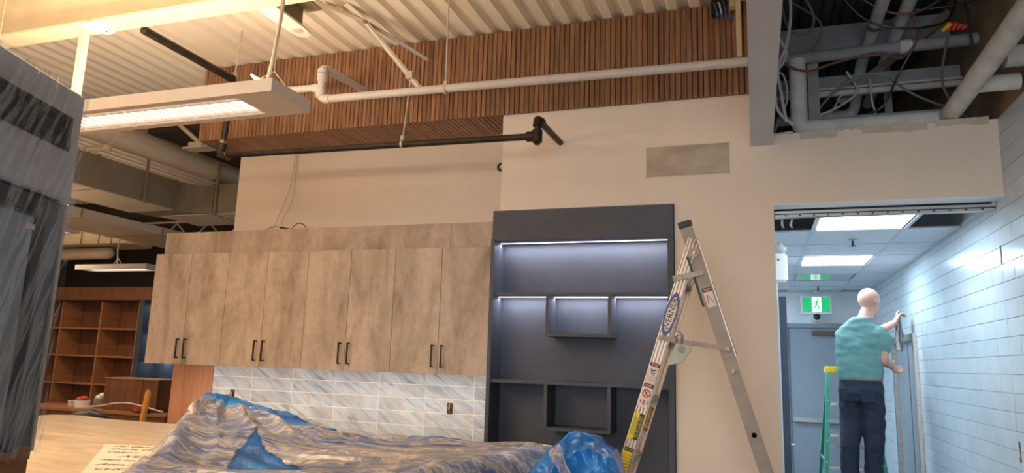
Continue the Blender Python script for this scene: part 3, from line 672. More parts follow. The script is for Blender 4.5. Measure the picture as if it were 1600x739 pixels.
for z in (1.52, 1.93, 2.38):
    MB().box(-8.83, -7.4, 8.52, 8.84, z, z+.018).build('shelf', M['navydoor'], nv)
    MB().box(-8.80, -7.5, 8.70, 8.71, z-.005, z).build('led_strip', M['led'], nv)
    area('niche_light', (-8.15, 8.68, z-.012), (1.2, .02), 4, (.84, .9, 1.0), (math.radians(10), 0, 0))
fc = root('service_counter', (-8.3, 7.6, 0), 'low walnut service counter in front of the bookcase', 'counter')
MB().box(-9.9, -7.2, 7.45, 8.1, 0, .805).build('front_panel', M['bookwood'], fc)
MB().box(-9.92, -7.18, 7.42, 8.12, .806, .838).build('counter_top', M['bookwoodl'], fc)
r_ = root('wooden_box', (-8.0, 7.75, .838), 'plain walnut box cabinet standing on the service counter', 'box')
MB().box(-8.44, -7.79, 7.6, 7.95, .839, 1.25).build('body', M['bookwood'], r_, bev=.003)
MB().box(-8.445, -7.52, 7.595, 7.96, 1.251, 1.268).build('lid', M['bookwoodl'], r_)
MB().box(-7.789, -7.53, 7.61, 7.95, .839, 1.25).build('end_panel', M['bookwood'], r_)
r_ = root('paint_tub', (-8.95, 7.72, .838), 'white tub with red contents on the service counter', 'tub')
MB().tube([(-8.95, 7.72, .8385), (-8.95, 7.72, .93)], [.095, .105], 16).build('tub_body', M['white'], r_, True)
MB().sphere((-8.95, 7.72, .945), .085, 10, 6, (1, 1, .5)).sphere((-8.90, 7.70, .965), .05, 8, 6, (1, 1, .6)).build('red_contents', M['red'], r_, True)
r_ = root('clear_jar', (-9.15, 7.72, .838), 'small pale jar beside the white tub', 'jar')
MB().tube([(-9.15, 7.72, .8385), (-9.15, 7.72, .91)], [.04, .045], 12).build('jar_body', M['pvcgrey'], r_, True)
MB().tube([(-9.15, 7.72, .9105), (-9.15, 7.72, .92)], .047, 12).build('rim', M['offwhite'], r_, True)
r_ = root('grey_pot', (-8.62, 7.72, .838), 'grey pot with a pale rumpled filling next to the walnut box', 'pot')
MB().tube([(-8.62, 7.72, .8385), (-8.62, 7.72, .86), (-8.62, 7.72, .97)], [.07, .085, .09], 14).build('pot_body', M['ductgrey'], r_, True)
MB().sphere((-8.62, 7.72, .985), .07, 9, 6, (1, 1, .6)).sphere((-8.58, 7.70, 1.01), .04, 8, 5).build('filling', M['white'], r_, True)
r_ = root('red_cloth', (-7.72, 7.5, .838), 'crumpled rust-red cloth lying on the counter edge', 'cloth')
q = MB(); q.sphere((-7.66, 7.50, .87), .12, 18, 10, (1.2, .6, .4)); q.v = [(x+.03*noise.noise((x*9, y*9, z*9)), y, max(.8385, z+.05*noise.noise((x*14, y*14, z*14)))) for x, y, z in q.v]
q.build('folds', M['rust'], r_, True)
r_ = root('white_cable', (-8.0, 7.45, .85), 'thin white cable draped along the service counter', 'cable')
MB().tube(bezier([(-8.75, 7.5, .852), (-8.3, 7.44, .90), (-8.0, 7.44, .95), (-7.7, 7.42, .95), (-7.25, 7.46, .87)], 6), .010, 6).build('cable_run', M['offwhite'], r_, True)
r_ = root('dark_bag', (-7.0, 6.2, .7), 'dark rumpled bag on a stool behind the counter edge', 'bag')
q = MB(); q.sphere((-6.95, 6.1, .86), .22, 16, 10, (1.3, .8, .55)); q.v = [(x, y, max(.762, z+.03*noise.noise((x*8, y*8, z*8)))) for x, y, z in q.v]
q.build('bag_body', M['black'], r_, True)
r_ = root('stool', (-6.95, 6.1, 0), 'walnut stool carrying the dark bag', 'stool')
MB().tube([(-6.95, 6.1, .73), (-6.95, 6.1, .76)], .2, 20).build('seat', M['bookwood'], r_, True)
for dx, dy in ((-.13, -.13), (.13, -.13), (-.13, .13), (.13, .13)): MB().bar((-6.95+dx, 6.1+dy, 0.001), (-6.95+dx*.8, 6.1+dy*.8, .729), .03, .03).build('leg', M['bookwood'], r_)
r_ = root('orange_stick', (-6.07, 6.0, .7), 'orange wooden handle leaning up behind the stone counter', 'handle')
MB().tube([(-6.25, 6.05, .002), (-6.058, 6.0, 1.20), (-6.053, 6.0, 1.235)], [.026, .030, .018], 10).build('shaft', M['orange'], r_, True)

# ================================================================ STONE ISLAND
TOPZ = 1.15
isl = root('stone_island', (-3, 2.4, 0), 'long island with a pale striated stone top under the wrapped machine', 'counter')
q = MB(); nx, ny = 40, 24; X0, X1, YA, YZ = -5.0, -1.08, 1.0, 4.07
def topz(x, y): return TOPZ + (.012*math.exp(-((x+4.75)/.22)**2)*max(0, (y-3.2)/.87)**2)
vs = [(X0+(X1-X0)*i/nx, YA+(YZ-YA)*j/ny, topz(X0+(X1-X0)*i/nx, YA+(YZ-YA)*j/ny)) for j in range(ny+1) for i in range(nx+1)]
fs = [(j*(nx+1)+i, j*(nx+1)+i+1, (j+1)*(nx+1)+i+1, (j+1)*(nx+1)+i) for j in range(ny) for i in range(nx)]
k = len(vs); q.add(vs + [(x, y, TOPZ-.035) for x, y, z in vs], fs + [tuple(k+i for i in f[::-1]) for f in fs])
bnd = [i for i in range(nx)] + [j*(nx+1)+nx for j in range(ny)] + [ny*(nx+1)+nx-i for i in range(nx)] + [(ny-j)*(nx+1) for j in range(ny)]
q.add([], []); n0 = 0
q.f += [(bnd[i], k+bnd[i], k+bnd[(i+1) % len(bnd)], bnd[(i+1) % len(bnd)]) for i in range(len(bnd))]; q.mi += [0]*len(bnd)
q.build('stone_top', M['stone'], isl)
MB().box(-4.92, -1.16, 1.08, 3.98, 0, TOPZ-.036).build('base_cabinet', M['lam'], isl)

pp = root('paper_sheet', (-2.6, 2.5, TOPZ), 'white order sheet with handwritten notes lying on the stone top', 'paper')
A, B_, C_, D_ = Vector((-3.27, 2.995, TOPZ+.003)), Vector((-2.82, 3.13, TOPZ+.003)), Vector((-2.20, 2.05, TOPZ+.003)), Vector((-2.44, 1.96, TOPZ+.003))
D_ = Vector((-2.38, 2.05, TOPZ+.003)); C_ = B_ + (D_-A)
q = MB(); q.hexa([A, B_, C_, D_, A+Vector((0, 0, .001)), B_+Vector((0, 0, .001)), C_+Vector((0, 0, .001)), D_+Vector((0, 0, .001))]); q.build('sheet', M['paper'], pp)
ex = (B_-A).normalized(); ey = (A-D_).normalized(); L = (A-D_).length
for tx, s_, u, w_ in (('To: George', .055, .05, .05), ('Quartz Counter Top', .05, .04, .16), ('Colour:', .05, .03, .28), ('XOLO', .085, .16, .42), ('Item no:', .05, .03, .55), ('Attn: George', .065, .03, .69), ('CUSTOM NO', .06, .03, .83)):
    text('handwriting', tx, s_, M['ink'], pp, frame(A + ex*(.02+u*.6) - ey*(w_*L*.78+.03) + Vector((0, 0, .0015)) - LOC[pp.name], ex, ey), align='LEFT', shear=.25)
# dust sheets heap -------------------------------------------------
def ss(a, b, x): t = min(1, max(0, (x-a)/(b-a))); return t*t*(3-2*t)
RX = [-3.60, -3.49, -3.41, -3.32, -3.19, -3.10, -3.01, -2.95, -2.85, -2.74, -2.60, -2.47, -2.34, -2.18, -1.87, -1.50, -1.29, -1.09, -.96, -.80]
RZ = [-.02, .0, .03, .085, .150, .200, .238, .258, .225, .188, .166, .128, .094, .077, .070, .074, .074, .090, .088, .085]
def ridge(x):
    if x <= RX[0]: return 0
    for a, b_, c, d in zip(RX[:-1], RX[1:], RZ[:-1], RZ[1:]):
        if x <= b_: return max(0, c+(d-c)*(x-a)/(b_-a))
    return RZ[-1]
def edge_dist(x, y):
    dl = ((x+2.45)*1.15 + (y-2.38)*.80)/1.40
    return min(dl, 3.70+.08*math.sin(x*2.2)-y, -.90-x+.25*(y-3.2) if x > -1.6 else 9)
def heap(x, y):
    e = edge_dist(x, y); k = ss(2.35, 3.35, y+.10*noise.noise((x*2, y*2, 0)))
    h = (.085+.015*math.sin(x*3.1+y*1.7))*(1-k) + (ridge(x)+.012)*k
    h += .05*math.exp(-((x+2.42)/.22)**2 - ((y-2.80)/.22)**2) - .025*math.exp(-((x+1.95)/.2)**2 - ((y-2.5)/.16)**2)
    return max(0, h)*ss(0, .13, e)*(1-ss(3.50, 3.70, y)*.75)
def folds(x, y):
    # long stretched folds: fan out from the peak on the mound, run lengthwise to the right
    m = 1-ss(-2.4, -1.9, x); dx, dy = x+2.93, y-3.50; r_ = math.hypot(dx, dy)+.02; an = math.atan2(dy, dx)
    a = (1-abs(2*noise.noise((an*3.6, r_*1.3, 1.7))))*.060*min(1, r_*2.2) + (1-abs(2*noise.noise((an*9, r_*2.4, 5.7))))*.022*min(1, r_*3)
    w = y+.22*noise.noise((x*1.3, y*1.2, 3))+.10*x
    b_ = (1-abs(2*noise.noise((x*.9, w*5.5, 2.2))))*.030 + (1-abs(2*noise.noise((x*1.7, w*13, 8.2))))*.012
    return a*m + b_*(1-m) - .030
def sheet(fn, x0, x1, y0, y1, nx, ny, keep):
    vs = []; fs = []
    for j in range(ny+1):
        for i in range(nx+1):
            x = x0+(x1-x0)*i/nx; y = y0+(y1-y0)*j/ny; vs.append((x, y, fn(x, y)))
    for j in range(ny):
        for i in range(nx):
            x = x0+(x1-x0)*(i+.5)/nx; y = y0+(y1-y0)*(j+.5)/ny
            if keep(x, y): a = j*(nx+1)+i; fs.append((a, a+1, a+nx+2, a+nx+1))
    used = sorted({i for f in fs for i in f}); mp = {u: n for n, u in enumerate(used)}
    return [vs[u] for u in used], [tuple(mp[i] for i in f) for f in fs]
def seg_d(x, y, a, b_):
    ax, ay = a; bx, by = b_; t_ = max(0, min(1, ((x-ax)*(bx-ax)+(y-ay)*(by-ay))/((bx-ax)**2+(by-ay)**2)))
    return math.hypot(x-ax-t_*(bx-ax), y-ay-t_*(by-ay))
POCK = [(-1.921, 2.269), (-2.072, 2.525), (-2.178, 2.747), (-2.29, 2.95), (-2.055, 2.717), (-1.927, 2.67), (-1.656, 2.454), (-1.686, 2.298)]
def poly_d(x, y):
    n = len(POCK); ins = False; d = 9
    for i in range(n):
        (x0, y0), (x1, y1) = POCK[i], POCK[(i+1) % n]
        if (y0 > y) != (y1 > y) and x < (x1-x0)*(y-y0)/(y1-y0)+x0: ins = not ins
        d = min(d, seg_d(x, y, POCK[i], POCK[(i+1) % n]))
    return -d if ins else d
def blue_mask(x, y):
    w = .03*noise.noise((x*6, y*6, 4))
    d = seg_d(x, y, (-3.03, 3.43), (-2.70, 3.44))-.10
    d = min(d, seg_d(x, y, (-2.70, 3.44), (-2.28, 3.49))-.09)
    d = min(d, poly_d(x, y), seg_d(x, y, (-3.10, 2.92), (-2.86, 2.58))-.03)
    d = min(d, seg_d(x, y, (-1.75, 3.56), (-1.25, 3.60))-.025)
    return 1-ss(-.02, .02, d+w)
def tz(x, y):
    h = heap(x, y); bk = ss(3.40, 3.47, y)*ss(3.75, 3.55, y) if y > 3.3 else 0
    return TOPZ + .004 + max(0, h - .016 + folds(x, y)*ss(0, .1, h*3+.06) + (.028 if y > 3.2 else .004)*blue_mask(x, y) - .01*(1-blue_mask(x, y))*abs(noise.noise((x*4, y*9, 6))))
def fz(x, y):
    h = heap(x, y); return TOPZ + .007 + max(.0, h + (folds(x, y) )*ss(0, .1, h*3+.06))
hp = root('blue_tarp', (-2.0, 3.0, TOPZ), 'blue poly tarp bunched over goods on the stone island', 'tarp')
v_, f_ = sheet(tz, -3.4, -.80, 1.9, 3.86, 170, 130, lambda x, y: edge_dist(x, y) > .0); q = MB(); q.add(v_, f_); q.build('tarp_sheet', M['tarp'], hp, True)
fp = root('plastic_dust_sheet', (-2.0, 3.0, TOPZ), 'crumpled clear plastic dust sheet spread over the blue tarp', 'plastic sheet')
v_, f_ = sheet(fz, -3.45, -.78, 1.88, 3.90, 300, 230, lambda x, y: edge_dist(x, y) > -.03-.03*noise.noise((x*5, y*5, 2)) and blue_mask(x, y) < .5)
q = MB(); q.add(v_, f_); q.build('film', M['film'], fp, True)
# blue bag bundle at the end ------------------------------------------
bb = root('blue_bag', (-.75, 3.2, TOPZ), 'shiny blue plastic bundle at the ladder end of the covered heap', 'bag')
rb = random.Random(12)
def facets(planes, soft):
    def f(d):
        best = sorted(h/max(1e-3, d.dot(n_)) for n_, h in planes if d.dot(n_) > .05)
        return best[0] if len(best) < 2 else (best[0]*(1-soft)+soft*(best[0]**-8+best[1]**-8)**(-1/8))
    return f
def unit(): 
    v = Vector((rb.gauss(0, 1), rb.gauss(0, 1), rb.gauss(0, 1))); return v.normalized()
def bundle(c, rad, planes, name, mat, tilt=0, sub=5):
    q = bmesh.new(); bmesh.ops.create_icosphere(q, subdivisions=sub, radius=1); f = facets(planes, .6)
    for v in q.verts:
        d = v.co.normalized(); r_ = min(1.35, f(d)); n2 = (1-abs(2*noise.noise(d*3.1+Vector((0, 5, 0)))))*.05+.012*noise.noise(d*14)
        p = Vector((d.x*rad[0], d.y*rad[1], d.z*rad[2]))*(r_+n2); p.x += tilt*p.z
        v.co = p + Vector(c) - LOC[bb.name]
        v.co.z = max(v.co.z, .03 if v.co.x > -.30 else -1)
    me = bpy.data.meshes.new(name); q.to_mesh(me); q.free(); me.materials.append(M[mat]); o = bpy.data.objects.new(name, me); COL.objects.link(o); o.parent = bb
    for p in me.polygons: p.use_smooth = True
    me.set_sharp_from_angle(angle=math.radians(32)); return o
def dirp(*l): return [(Vector(n_).normalized(), h) for n_, h in l]
M['bagblue'] = None
t = NT('blue_bag_plastic'); v = t.coord()
t.l(t.ramp(t.noise(v, 5, 4), [(.3, lin((10, 84, 158))), (.55, lin((26, 122, 204))), (.75, lin((64, 150, 224)))]), t.b.inputs['Base Color']); t.setp(.24, spec=.6); t.bump(t.noise(v, 12, 2, .5, 2.0), .25, .008); M['bagblue'] = t.m
BX = [(-.945, 1.16), (-.925, 1.20), (-.885, 1.255), (-.83, 1.312), (-.795, 1.348), (-.738, 1.350), (-.70, 1.336), (-.655, 1.310), (-.607, 1.277), (-.600, 1.258), (-.582, 1.238), (-.568, 1.19), (-.563, 1.14)]
def btop(x):
    for (a, c), (b_, d) in zip(BX[:-1], BX[1:]):
        if x <= b_: return c+(d-c)*(x-a)/(b_-a)
    return BX[-1][1]
q = MB(); nu, nv = 110, 80; vs = []; zb = TOPZ-.04
for i in range(nu+1):
    x = BX[0][0]+(BX[-1][0]-BX[0][0])*i/nu; zt = btop(x); hgt = max(.01, zt-zb)
    for j in range(nv+1):
        t_ = j/nv*2-1            # -1 front bottom, 0 ridge, 1 back bottom
        a_ = abs(t_); yy = (.20*math.sqrt(hgt/.24)*min(1, a_*1.25)**.8)*(-1 if t_ < 0 else 1); zz = zt-hgt*a_**1.5
        p = Vector((x-.20*a_*(1-(x+.945)/.38)*.3, 3.22+yy, zz)); pn = p*9.5+Vector((2.3, 7.7, .4))
        dv = noise.voronoi(pn)[0]; crease = (dv[1]-dv[0])
        n_ = .034*(1-abs(2*noise.noise(p*6.5+Vector((0, 0, 4))))) + .012*(1-abs(2*noise.noise(p*15+Vector((0, 3, 4))))) - .007*max(0, .35-crease)/.35
        k_ = min(1, a_*6)
        vs.append((p.x, p.y - n_*k_*(1 if t_ < 0 else -1)*1.1, max(p.z + n_*k_*.5, TOPZ+.012 if x < -1.0 else zb)))
q.add(vs, [(i*(nv+1)+j, i*(nv+1)+j+1, (i+1)*(nv+1)+j+1, (i+1)*(nv+1)+j) for i in range(nu) for j in range(nv)])
o = q.build('bundle', M['bagblue'], bb, True)
o.data.set_sharp_from_angle(angle=math.radians(28))
q = MB(); path = [(-.835, 3.05, 1.295), (-.815, 3.02, 1.27), (-.78, 2.995, 1.225), (-.75, 2.985, 1.17), (-.73, 2.99, 1.12)]; vs = []
for i, p in enumerate(path):
    w = .05+.014*math.sin(i*2.3)
    for k_ in range(7): vs.append((p[0]+w*(k_-3)/3*.5, p[1]-.010*math.cos((k_-3)*1.3+i), p[2]+.014*(k_-3)/3))
q.add(vs, [(i*7+k_, i*7+k_+1, (i+1)*7+k_+1, (i+1)*7+k_) for i in range(len(path)-1) for k_ in range(6)])
q.build('clear_strap', M['film'], bb, True)

# ================================================================ WRAPPED MACHINE
mc = root('wrapped_machine', (-2.07, 1.65, TOPZ), 'stainless machine wrapped in clear plastic on a cardboard base', 'machine', rz=math.radians(19.5))
# local axes: x right of face is +x (face normal), y into depth; far right corner at (0,0)
LZ = -TOPZ
def lb(x0, x1, y0, y1, z0, z1, name, m, bev=.004): return MB().box(x0, x1, y0, y1, z0+LZ, z1+LZ).build(name, M[m], mc, bev=bev, local=True)
lb(-.62, 0, -.75, 0, 2.105, 2.464, 'steel_hood', 'hoodsteel', .008)
q = MB().box(.0, .004, -.62, -.055, 2.262+LZ, 2.372+LZ); g_ = q.build('vent_grille', M['black'], mc, local=True)
for i in range(9):
    z = 2.268+LZ+i*.0115; MB().box(.004, .007, -.61, -.06, z, z+.005).build('slat', M['iron'], g_, local=True)
lb(-.60, -.012, -.73, -.012, 1.34, 2.10, 'body_shell', 'machinebody', .006)
lb(-.012, -.004, -.62, -.16, 1.42, 2.03, 'glass_front', 'slateglass', .002)
lb(-.012, .0, -.15, -.11, 1.36, 2.09, 'front_post', 'black', .002)
lb(-.03, -.004, -.02, -.004, 1.34, 2.10, 'corner_trim', 'steel', .002)
lb(-.012, -.002, -.64, -.12, 2.045, 2.095, 'control_strip', 'black', .002)
lb(-.003, -.001, -.19, -.155, 1.99, 2.006, 'rating_label', 'label_w', .0002)
lb(-.66, -.005, -.80, -.015, TOPZ+.001, 1.338, 'cardboard_base', 'card', .012)
q = MB(); n = 46
vs = []; fs = []
for i in range(n+1):
    for j in range(61):
        y = -.78+.775*i/n; z = 1.335+(2.466-1.335)*j/60
        d = .012 + .010*abs(noise.noise((y*11+z*2.3, z*1.6, 1.0))) + .005*noise.noise((y*30, z*4, 5))
        vs.append((d, y, z+LZ))
for i in range(n):
    for j in range(60): a = i*61+j; fs.append((a, a+61, a+62, a+1))
q.add(vs, fs)
q.build('stretch_wrap', M['wrap'], mc, True, local=True)
q = MB()
for i in range(24):
    y = -.80+.74*i/23; q.box(.0, .006+.008*rng.random(), y-.02, y+.012, 1.322+.01*rng.random()+LZ, 1.345+.014*rng.random()+LZ)
tag(q.build('gathered_film_edge', M['card'], mc, local=True), kind='stuff')

# ================================================================ STEPLADDER (aluminium)
ld = root('aluminium_stepladder', (-.3, 3.64, 0), 'tall open aluminium stepladder with warning labels in front of the shelving', 'ladder', rz=math.radians(1.8))
OX = .3; DEP = .42
FR = lambda z: Vector((-.4095-.308*(1.88-z)+OX, 0, z)); RR = lambda z: Vector((-.327+.30*(2.368-z)+OX, 0, z))
def rail_frame(fn): d = (fn(2)-fn(0)).normalized(); return d, Vector((d.z, 0, -d.x))   # along, across (to the right)
fd, fa = rail_frame(FR); rd, ra = rail_frame(RR)
def strip(fn, al, ac, z0, z1, u0, u1, y0, y1):
    p0, p1 = fn(z0), fn(z1); q = []
    for yy in (y0, y1): q += [p0+ac*u0+Vector((0, yy, 0)), p0+ac*u1+Vector((0, yy, 0)), p1+ac*u1+Vector((0, yy, 0)), p1+ac*u0+Vector((0, yy, 0))]
    return q
FW = .030; RW = .0285
for far in (0, 1):
    Y = DEP if far else 0
    b = MB().hexa(strip(FR, fd, fa, .0, 2.29, -FW, FW, Y, Y+.003)).hexa(strip(FR, fd, fa, 0, 2.29, -FW, -FW+.003, Y+.003, Y+(.028 if not far else -.025))).hexa(strip(FR, fd, fa, 0, 2.29, FW-.003, FW, Y+.003, Y+(.028 if not far else -.025)))
    for u in (-.024, -.008, .008, .024):
        p0, p1 = FR(0)+fa*u, FR(2.29)+fa*u; b.tube([p0+Vector((0, Y, 0)), p1+Vector((0, Y, 0))], .004, 6)
    b.build('front_rail', M['alu'], ld, local=True)
# rear rails with real rung holes
rz = [2.219, 1.634-.004+.0, 1.342, 1.04, .74, .44, .16]
rz = [2.219, 1.927, 1.635, 1.343, 1.05, .757, .464, .17]
def holed(Y):
    b = MB(); cur = 0.0; hr = .015; tot = 2.368; zz = sorted(rz)
    def P(z, u, y): return RR(z)+ra*u+Vector((0, y, 0))
    cosf = rd.z
    for y in (Y, Y+.004):
        cur = 0.0
        for z in zz:
            d = RW*cosf
            b.add([P(cur, -RW, y), P(cur, RW, y), P(z-d, RW, y), P(z-d, -RW, y)], [(0, 1, 2, 3)])
            n = 16; ring = []; sq = []
            c = RR(z)+Vector((0, y, 0))
            for k_ in range(n):
                an = 2*PI*k_/n+PI/4; ca, sa = math.cos(an), math.sin(an); m = RW/max(abs(ca), abs(sa))
                ring.append(c+ra*ca*hr+rd*sa*hr); sq.append(c+ra*ca*m+rd*sa*m)
            b.add(ring+sq, [(k_, (k_+1) % n, n+(k_+1) % n, n+k_) for k_ in range(n)])
            cur = z+d
        b.add([P(cur, -RW, y), P(cur, RW, y), P(tot, RW, y), P(tot, -RW, y)], [(0, 1, 2, 3)])
    b.hexa(strip(RR, rd, ra, 0, 2.368, -RW-.003, -RW, Y, Y+.02)).hexa(strip(RR, rd, ra, 0, 2.368, RW, RW+.003, Y, Y+.02))
    return b
holed(0).build('rear_rail', M['aludull'], ld, local=True); holed(DEP-.004).build('rear_rail', M['aludull'], ld, local=True)
for z in rz:
    c = RR(z); n = 14; vs = []; 
    for y in (-.004, DEP+.004):
        for r2 in (.0155, .0125):
            for k_ in range(n): an = 2*PI*k_/n; vs.append(c+ra*math.cos(an)*r2+rd*math.sin(an)*r2+Vector((0, y, 0)))
    fs = []
    for k_ in range(n):
        k2 = (k_+1) % n; fs += [(k_, k2, 2*n+k2, 2*n+k_), (n+k_, n+k2, 3*n+k2, 3*n+k_), (k_, k2, n+k2, n+k_), (2*n+k_, 2*n+k2, 3*n+k2, 3*n+k_)]
    q = MB(); q.add(vs, fs); q.build('rung', M['aludull'], ld, local=True, smooth=True)
    if z > 2.1:
        q = MB(); ri = [c+ra*math.cos(2*PI*k_/16)*r2+rd*math.sin(2*PI*k_/16)*r2+Vector((0, y, 0)) for y in (-.009, -.001) for r2 in (.016, .023) for k_ in range(16)]
        q.add(ri, [(k_, (k_+1) % 16, 16+(k_+1) % 16, 16+k_) for k_ in range(16)] + [(16+k_, 16+(k_+1) % 16, 48+(k_+1) % 16, 48+k_) for k_ in range(16)] + [(k_, (k_+1) % 16, 32+(k_+1) % 16, 32+k_) for k_ in range(16)])
        q.build('rung_collar', M['zinc'], ld, local=True, smooth=True)
for i in range(7):
    z = .28+.30*i; p = FR(z); MB().box(p.x-.034, p.x+.030, .005, DEP-.003, z-.012, z+.012).build('step', M['aludull'], ld, local=True, bev=.003)
MB().hexa(strip(RR, rd, ra, 1.70, 2.06, -RW-.001, RW+.014, -.008, -.001)).build('rail_sleeve', M['aludull'], ld, local=True)
MB().hexa(strip(RR, rd, ra, 1.70, 2.27, RW+.004, RW+.009, -.010, .02)).build('rail_lip', M['alu'], ld, local=True)
for Y in (-.006, DEP-.022): MB().hexa(strip(RR, rd, ra, 2.350, 2.382, -RW-.006, RW+.006, Y, Y+.034)).build('end_cap', M['darkgreen'], ld, local=True, bev=.003)
MB().hexa(strip(RR, rd, ra, 1.96, 2.21, -RW-.016, -RW-.004, -.004, .02)).build('stop_strip', M['darkgreen'], ld, local=True)
def lbar(p0, p1, w, name, m, y=-.012, th=.006):
    b = MB().bar((p0[0]+OX, y, p0[1]), (p1[0]+OX, y, p1[1]), w, th, (0, 1, 0)); return b.build(name, M[m], ld, local=True)
def lbolt(p, r=.009, y=-.012, m='brass'): MB().tube([(p[0]+OX, y-.010, p[1]), (p[0]+OX, y+.002, p[1])], r, 10).build('bolt', M[m], ld, smooth=True, local=True)
lbar((-.388, 2.086), (-.240, 2.116), .026, 'pivot_bracket', 'zinc', -.016); lbolt((-.253, 2.114), .014, -.016); lbolt((-.378, 2.089), .008, -.016); lbolt((-.34, 2.096), .006, -.016)
lbar((-.458, 1.792), (-.295, 1.764), .022, 'spreader_bar', 'aludull', -.018); lbar((-.300, 1.767), (-.118, 1.742), .024, 'spreader_bar', 'aludull', -.026); lbolt((-.450, 1.79), .009, -.018); lbolt((-.298, 1.765), .010, -.028, 'aludull'); lbolt((-.131, 1.744), .011, -.026)
q = MB(); q.prism([(-.425+OX, 1.652), (-.345+OX, 1.672), (-.302+OX, 1.728), (-.300+OX, 1.772), (-.372+OX, 1.772), (-.412+OX, 1.69)], 'y', -.0135, -.007); q.build('lock_plate', M['zinc'], ld, local=True, bev=.001)
MB().tube(bezier([(-.372+OX, -.016, 1.768), (-.375+OX, -.03, 1.80), (-.36+OX, -.03, 1.815), (-.345+OX, -.03, 1.80), (-.348+OX, -.016, 1.762)], 5), .007, 8).build('lock_hook', M['steel'], ld, True, local=True)
MB().tube([(-.35+OX, -.024, 1.735), (-.35+OX, -.0135, 1.735)], .018, 14).build('lock_bolt', M['aludull'], ld, True, local=True)
# labels on the front rail
def FL(z, u, y=-.0046): return FR(z)+fa*u+Vector((0, y, 0))
def label(z0, z1, u0, u1, m, name='label', fn=FR, ac=None, al=None, y=-.0052, th=.0008):
    ac = ac or fa; return MB().hexa(strip(fn, al or fd, ac, z0, z1, u0, u1, y, y+th)).build(name, M[m], ld, local=True)
def ftext(body, z, u, size, m, along=True, fn=FR, ac=None, al=None, y=-.0062):
    ac = ac or fa; al = al or fd; c = fn(z)+ac*u+Vector((0, y, 0))
    return text('lettering', body, size, M[m], ld, frame(c, al, -ac) if along else frame(c, ac, al))
def oval(z, a, b_, m, y, name):
    c = FR(z)+Vector((0, y, 0)); n = 28; vs = [c+fd*math.cos(2*PI*k_/n)*a+fa*math.sin(2*PI*k_/n)*b_ for k_ in range(n)]
    q = MB(); q.add(vs+[p+Vector((0, .0012, 0)) for p in vs], [tuple(range(n)), tuple(range(2*n-1, n-1, -1))]+[(k_, (k_+1) % n, n+(k_+1) % n, n+k_) for k_ in range(n)]); return q.build(name, M[m], ld, local=True)
oval(1.908, .112, .030, 'logo_blue', -.0058, 'logo_oval'); oval(1.908, .090, .0215, 'label_w', -.0066, 'logo_field')
ftext('WERNER', 1.908, 0, .042, 'label_k', y=-.0074)
label(1.647, 1.664, -.024, .024, 'label_k'); label(1.650, 1.661, -.016, .016, 'label_r', y=-.0062); ftext('DANGER', 1.6555, 0, .0085, 'label_w', False, y=-.0074)
label(1.565, 1.646, -.024, .024, 'label_w')
b = MB(); c = FR(1.62)+Vector((0, -.0062, 0))
for p in ([(-.014, .016), (-.004, .012), (.002, -.016), (-.004, -.012)], [(.0, .004), (.016, .012), (.012, .016), (-.004, .010)], [(.004, -.004), (.012, .002), (.010, -.014), (.006, -.014)]):
    vs = [c+fa*a+fd*d for a, d in p]; b.add(vs+[v+Vector((0, .0006, 0)) for v in vs], [(0, 1, 2, 3), (7, 6, 5, 4), (0, 1, 5, 4), (1, 2, 6, 5), (2, 3, 7, 6), (3, 0, 4, 7)])
b.build('warning_pictogram', M['label_k'], ld, local=True)
for i, tx in enumerate(('DO NOT STAND', 'AT OR ABOVE', 'THIS STEP')): ftext(tx, 1.597-.010*i, 0, .0075, 'aludull', False)
label(1.545, 1.562, -.024, .024, 'label_k'); label(1.548, 1.559, -.016, .016, 'label_r', y=-.0062); ftext('DANGER', 1.5535, 0, .0085, 'label_w', False, y=-.0074)
label(1.450, 1.544, -.024, .024, 'label_w')
c = FR(1.515)+Vector((0, -.0062, 0)); q = MB(); n = 20
for r0, r1 in ((.015, .021),):
    vs = [c+fa*math.cos(2*PI*k_/n)*rr+fd*math.sin(2*PI*k_/n)*rr+Vector((0, yy, 0)) for yy in (0, .0007) for rr in (r0, r1) for k_ in range(n)]
    q.add(vs, [(k_, (k_+1) % n, n+(k_+1) % n, n+k_) for k_ in range(n)])
vs = [c+fa*a+fd*d for a, d in ((-.013, .007), (-.009, .012), (.013, -.008), (.009, -.012))]; q.add(vs, [(0, 1, 2, 3)])
vs = [c+fa*a+fd*d for a, d in ((-.008, -.010), (-.003, -.011), (.006, .009), (.001, .010))]; q.add(vs, [(0, 1, 2, 3)])
q.build('prohibition_sign', M['label_r'], ld, local=True)
b = MB(); c = FR(1.472)+Vector((0, -.0062, 0))
for a0, a1, d0, d1 in ((-.006, .006, -.012, .012),): 
    vs = [c+fa*a+fd*d for a, d in ((a0, d0), (a1, d0), (a1, d1), (a0, d1))]; b.add(vs, [(0, 1, 2, 3)])
b.build('warning_pictogram', M['aludull'], ld, local=True)
b = MB()
for sx in (-.017, .017):
    vs = [c+fa*(sx+a)+fd*d for a, d in ((-.002, -.008), (.002, -.008), (.002, .004), (.004, .004), (0, .012), (-.004, .004), (-.002, .004))]; b.add(vs, [tuple(range(7))])
b.build('warning_pictogram', M['label_r'], ld, local=True)
label(1.292, 1.418, -.026, .024, 'label_y'); label(1.292, 1.418, .000, .023, 'label_k', y=-.0062)
ftext('KEEP BODY CENTERED', 1.355, .006, .0105, 'label_y', y=-.0072); ftext('USE TO CLIMB ONLY', 1.355, .0165, .0115, 'label_y', y=-.0072)
for i, tx in enumerate(('FAILURE TO READ AND FOLLOW', 'ALL INSTRUCTIONS MAY RESULT', 'IN SERIOUS INJURY OR DEATH')): ftext(tx, 1.355, -.020+.007*i, .006, 'label_k', y=-.0060)
